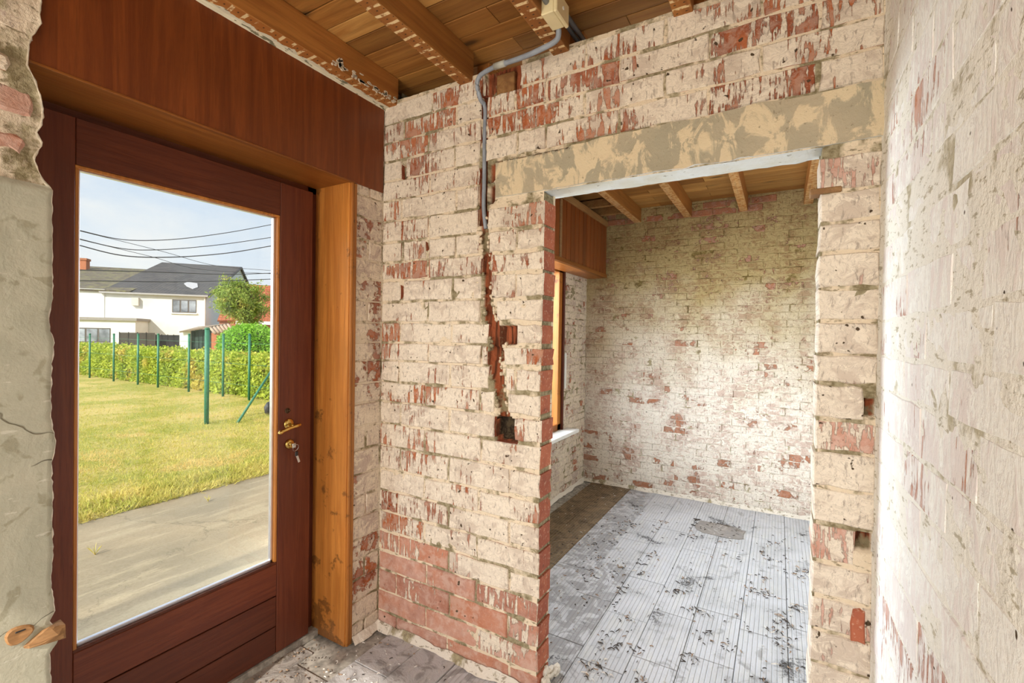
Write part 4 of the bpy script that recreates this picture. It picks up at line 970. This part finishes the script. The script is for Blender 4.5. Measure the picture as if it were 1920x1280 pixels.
a, b = hl(323, 561), hl(368, 587); win(a[0], a[1], b[0], b[1], 0, 3); hb('window_sill', a[0]-.1, b[0]+.1, -.14, 0, b[1]-.12, b[1], M_WHITE)
a, b = hl(249, 558), hl(262, 573); hb('wall_box', a[0], b[0], -.35, 0, b[1], a[1], plain('cream_box', (.66, .62, .54), .8), label='small cream box on the upper wall')
q = MB(); dp = hl(391, 556); q.tube([hp(-.15, -.12, ez-.1), hp(-.15, -.12, GZ)], .06, 8); rel(WH, q).build('downpipe', M_WHITE, WH)
# annex, 4.5 m in front
AD = -3.2
a0, a1 = hl(254, 600, AD); zA = a1; b0 = onP(315, 597, hp(a0, 0, 0), HU)
hb('annex_wall', a0-16, a0, AD, -.02, GZ, zA-.05, M_WHITE, label='white front of the flat-roofed annex'); hb('annex_roof', a0-16.2, a0+.15, AD-.2, 0, zA-.08, zA+.18, plain('annex_edge', (.33, .30, .27), .8))
a, b = hl(153, 614, AD), hl(207, 642, AD); win(a[0]-.6, a[1], b[0], b[1], AD, 3); hb('window_sill', a[0]-.8, b[0]+.15, AD-.16, AD, b[1]-.15, b[1]-.02, plain('sill_grey', (.5, .47, .43), .8))
# old wing left, mossy roof and chimney
OW = empty('old_wing', tuple(hp(-14, 3, GZ)), label='older wing at the left with a mossy roof and brick chimney', cat='house')
ez2 = hl(170, 541, 0)[1]; rz2 = onP(170, 499, hp(0, apd, 0), HN).z
hb('wall', uL-14, uL+.3, -.06, .3, GZ, ez2, M_WHITE, own=OW)
q = MB(); quad(q, hp(uL-14, -.3, ez2-.1), hp(uL+2.4, -.3, ez2-.1), hp(uL+2.4, apd, rz2), hp(uL-14, apd, rz2), .15); rel(OW, q).build('roof', M_R2, OW)
ca = onP(154, 515, hp(0, apd*.85, 0), HN); cb = onP(168, 486, hp(0, apd*.85, 0), HN); ua, ub = (ca-H0).dot(HU), (cb-H0).dot(HU)
ch = hb('chimney', ua, ub, apd*.80, apd*.80+.9, ca.z-.6, cb.z-.25, bare('chimney_brick', (.62, .25, .12), (.45, .16, .08)), own=OW); hb('chimney_cap', ua-.08, ub+.08, apd*.80-.08, apd*.80+.98, cb.z-.25, cb.z, bare('cap_brick', (.5, .2, .1), (.3, .12, .07)), ch, own=OW)
# dark screen fence by the white house
SD = -9.
def scr(px0, px1, pyt, pyb, d, m, name, **k):
    a, b = hl(px0, pyb, d), hl(px1, pyt, d); o = empty(name, tuple(hp((a[0]+b[0])/2, d, GZ)), **k); n = 4
    for i in range(n):
        u0 = a[0]+(b[0]-a[0])*i/n; u2 = a[0]+(b[0]-a[0])*(i+1)/n-.03
        q = MB(); q.box((u0, d, GZ+.2), (u2, d+.04, b[1]), .0, 0, FR); rel(o, q).build('screen_panel', m, o)
        q = MB(); q.box((u0-.04, d-.02, GZ), (u0, d+.06, b[1]+.05), .0, 0, FR); rel(o, q).build('post', M_BLACK, o)
scr(224, 291, 624, 662, SD, plain('brown_screen', (.075, .065, .055), .9), 'screen_fence', label='brownish black mesh screen fence before the white annex', cat='screen fence')
scr(292, 337, 628, 662, SD+.8, plain('black_screen', (.022, .022, .024), .7), 'screen_fence', label='black screen fence between the annex and the carport', cat='screen fence')
# carport / shed
CP = empty('carport', tuple(hp(-1, -10, GZ)), label='lean-to shed with a sloping roof edge and dark green doors', cat='shed'); cdp = -10.
def cp(name, x0, y0, x1, y1, d, m, th=.25, **k):
    a, b = hl(x0, y1, d), hl(x1, y0, d); q = MB(); q.box((a[0], d, a[1]), (b[0], d+th, b[1]), 0, 0, FR); return rel(CP, q).build(name, m, CP, **k)
cp('white_wall', 337, 620, 357, 664, cdp, M_WHITE); 
for i in range(5):
    cp('door_board', 358+i*7.6, 617, 365+i*7.6, 664, cdp+.3, plain('dark_green_door', (.035, .07, .06), .7))
cp('brick_pillar', 396, 624, 411, 664, cdp-.1, bare('pillar_brick', (.55, .2, .1), (.4, .14, .08)), .5)
q = MB(); pa = [onP(336, 621, hp(0, cdp-.3, 0), HN), onP(393, 612, hp(0, cdp-.3, 0), HN), onP(428, 606, hp(0, cdp+1.5, 0), HN), onP(372, 612, hp(0, cdp+1.5, 0), HN)]
quad(q, pa[0], pa[1], pa[2], pa[3], .12); rel(CP, q).build('roof', plain('shed_roof', (.26, .20, .14), .9), CP)
for i in range(6):
    t0 = onP(395+i*6.5, 615-i*1.4, hp(0, cdp-.5, 0), HN); t1 = onP(404+i*6.5, 625-i*1.0, hp(0, cdp-1.5, 0), HN); q = MB(); q.tube([t0, t1], .11, 8); rel(CP, q).build('roof_tile', plain('shed_tile', (.36, .26, .18), .9), CP, True)
# red roofed house at the right
RD = -6.; RH = empty('house', tuple(hp(6, RD+3, GZ)), label='brick house with a red tiled roof behind the tree', cat='house')
e0, e1 = hl(411, 607, RD), hl(560, 604, RD); rr0 = onP(430, 545, hp(0, RD+4, 0), HN); rzz = onP(507, 535, hp(0, RD+4, 0), HN).z
M_RB = bare('house_brick', (.50, .19, .11), (.40, .14, .08))
q = MB(); q.box((e0[0], RD, GZ), (e0[0]+14, RD+8, e1[1]), 0, 0, FR); rel(RH, q).build('wall', M_RB, RH)
q = MB(); quad(q, hp(e0[0]-.1, RD-.3, e1[1]), hp(e0[0]+14, RD-.3, e1[1]), hp(e0[0]+14, RD+4, rzz), hp(e0[0]+.2, RD+4, rzz), .15); quad(q, hp(e0[0]+14, RD+8.3, e1[1]), hp(e0[0]-.1, RD+8.3, e1[1]), hp(e0[0]+.2, RD+4, rzz), hp(e0[0]+14, RD+4, rzz), .15)
rel(RH, q).build('roof', M_R3, RH)
q = MB(); q.box((e0[0]+1.4, RD-.35, e1[1]-.32), (e0[0]+14, RD-.2, e1[1]), 0, 0, FR); rel(RH, q).build('fascia_board', M_WHITE, RH)
gv = [hp(e0[0]-.02, RD, e1[1]), hp(e0[0]-.02, RD+8, e1[1]), hp(e0[0]-.02, RD+4, rzz-.1)]; q = MB(); q.raw(gv+[v+HU*.2 for v in gv], [(0, 1, 2), (5, 4, 3), (0, 3, 4, 1), (1, 4, 5, 2), (2, 5, 3, 0)]); rel(RH, q).build('gable', bare('gable_brick', (.62, .32, .18), (.52, .25, .14)), RH)
# overhead cables
M_CAB = plain('cable', (.05, .05, .06), .7)
cabs = [([(120, 424), (150, 432), (230, 449), (320, 449), (420, 437), (508, 421), (560, 410)], 'upper sagging overhead cable', .020), ([(120, 438), (150, 448), (230, 466), (300, 468), (400, 460), (508, 445), (560, 436)], 'middle sagging overhead cable', .020), ([(120, 450), (150, 460), (230, 479), (320, 482), (420, 475), (508, 461), (560, 452)], 'lowest and thickest sagging overhead cable', .026),
        ([(120, 425), (150, 433), (300, 470), (400, 497), (508, 507), (560, 511)], 'thin overhead cable falling to the right from the upper left', .012), ([(120, 440), (150, 449), (280, 480), (370, 504), (508, 513), (560, 516)], 'thin overhead cable falling to the right across the dark roof', .012),
        ([(120, 505), (150, 506), (300, 510), (420, 514), (508, 512), (560, 511)], 'almost level overhead cable high across the roofs', .022), ([(120, 526), (150, 526), (300, 528), (400, 527), (508, 523), (560, 521)], 'almost level overhead cable low across the roofs', .022)]
for pts_, lab, r_ in cabs:
    cp_ = [onX(p_.x, p_.y, -27) for p_ in smooth_path([(a, b, 0) for a, b in pts_])]
    e0_, e1_ = (cp_[0]-cp_[2]).normalized(), (cp_[-1]-cp_[-3]).normalized()                 # on towards their poles
    cp_ = [cp_[0]+e0_*14+Vector((0, 0, .9)), cp_[0]+e0_*6+Vector((0, 0, .2))]+cp_+[cp_[-1]+e1_*6+Vector((0, 0, .2)), cp_[-1]+e1_*14+Vector((0, 0, .9))]
    q = MB(); q.tube(cp_, r_, 5); q.build('overhead_cable', M_CAB, None, True, label=lab, cat='cable', group='overhead cables')
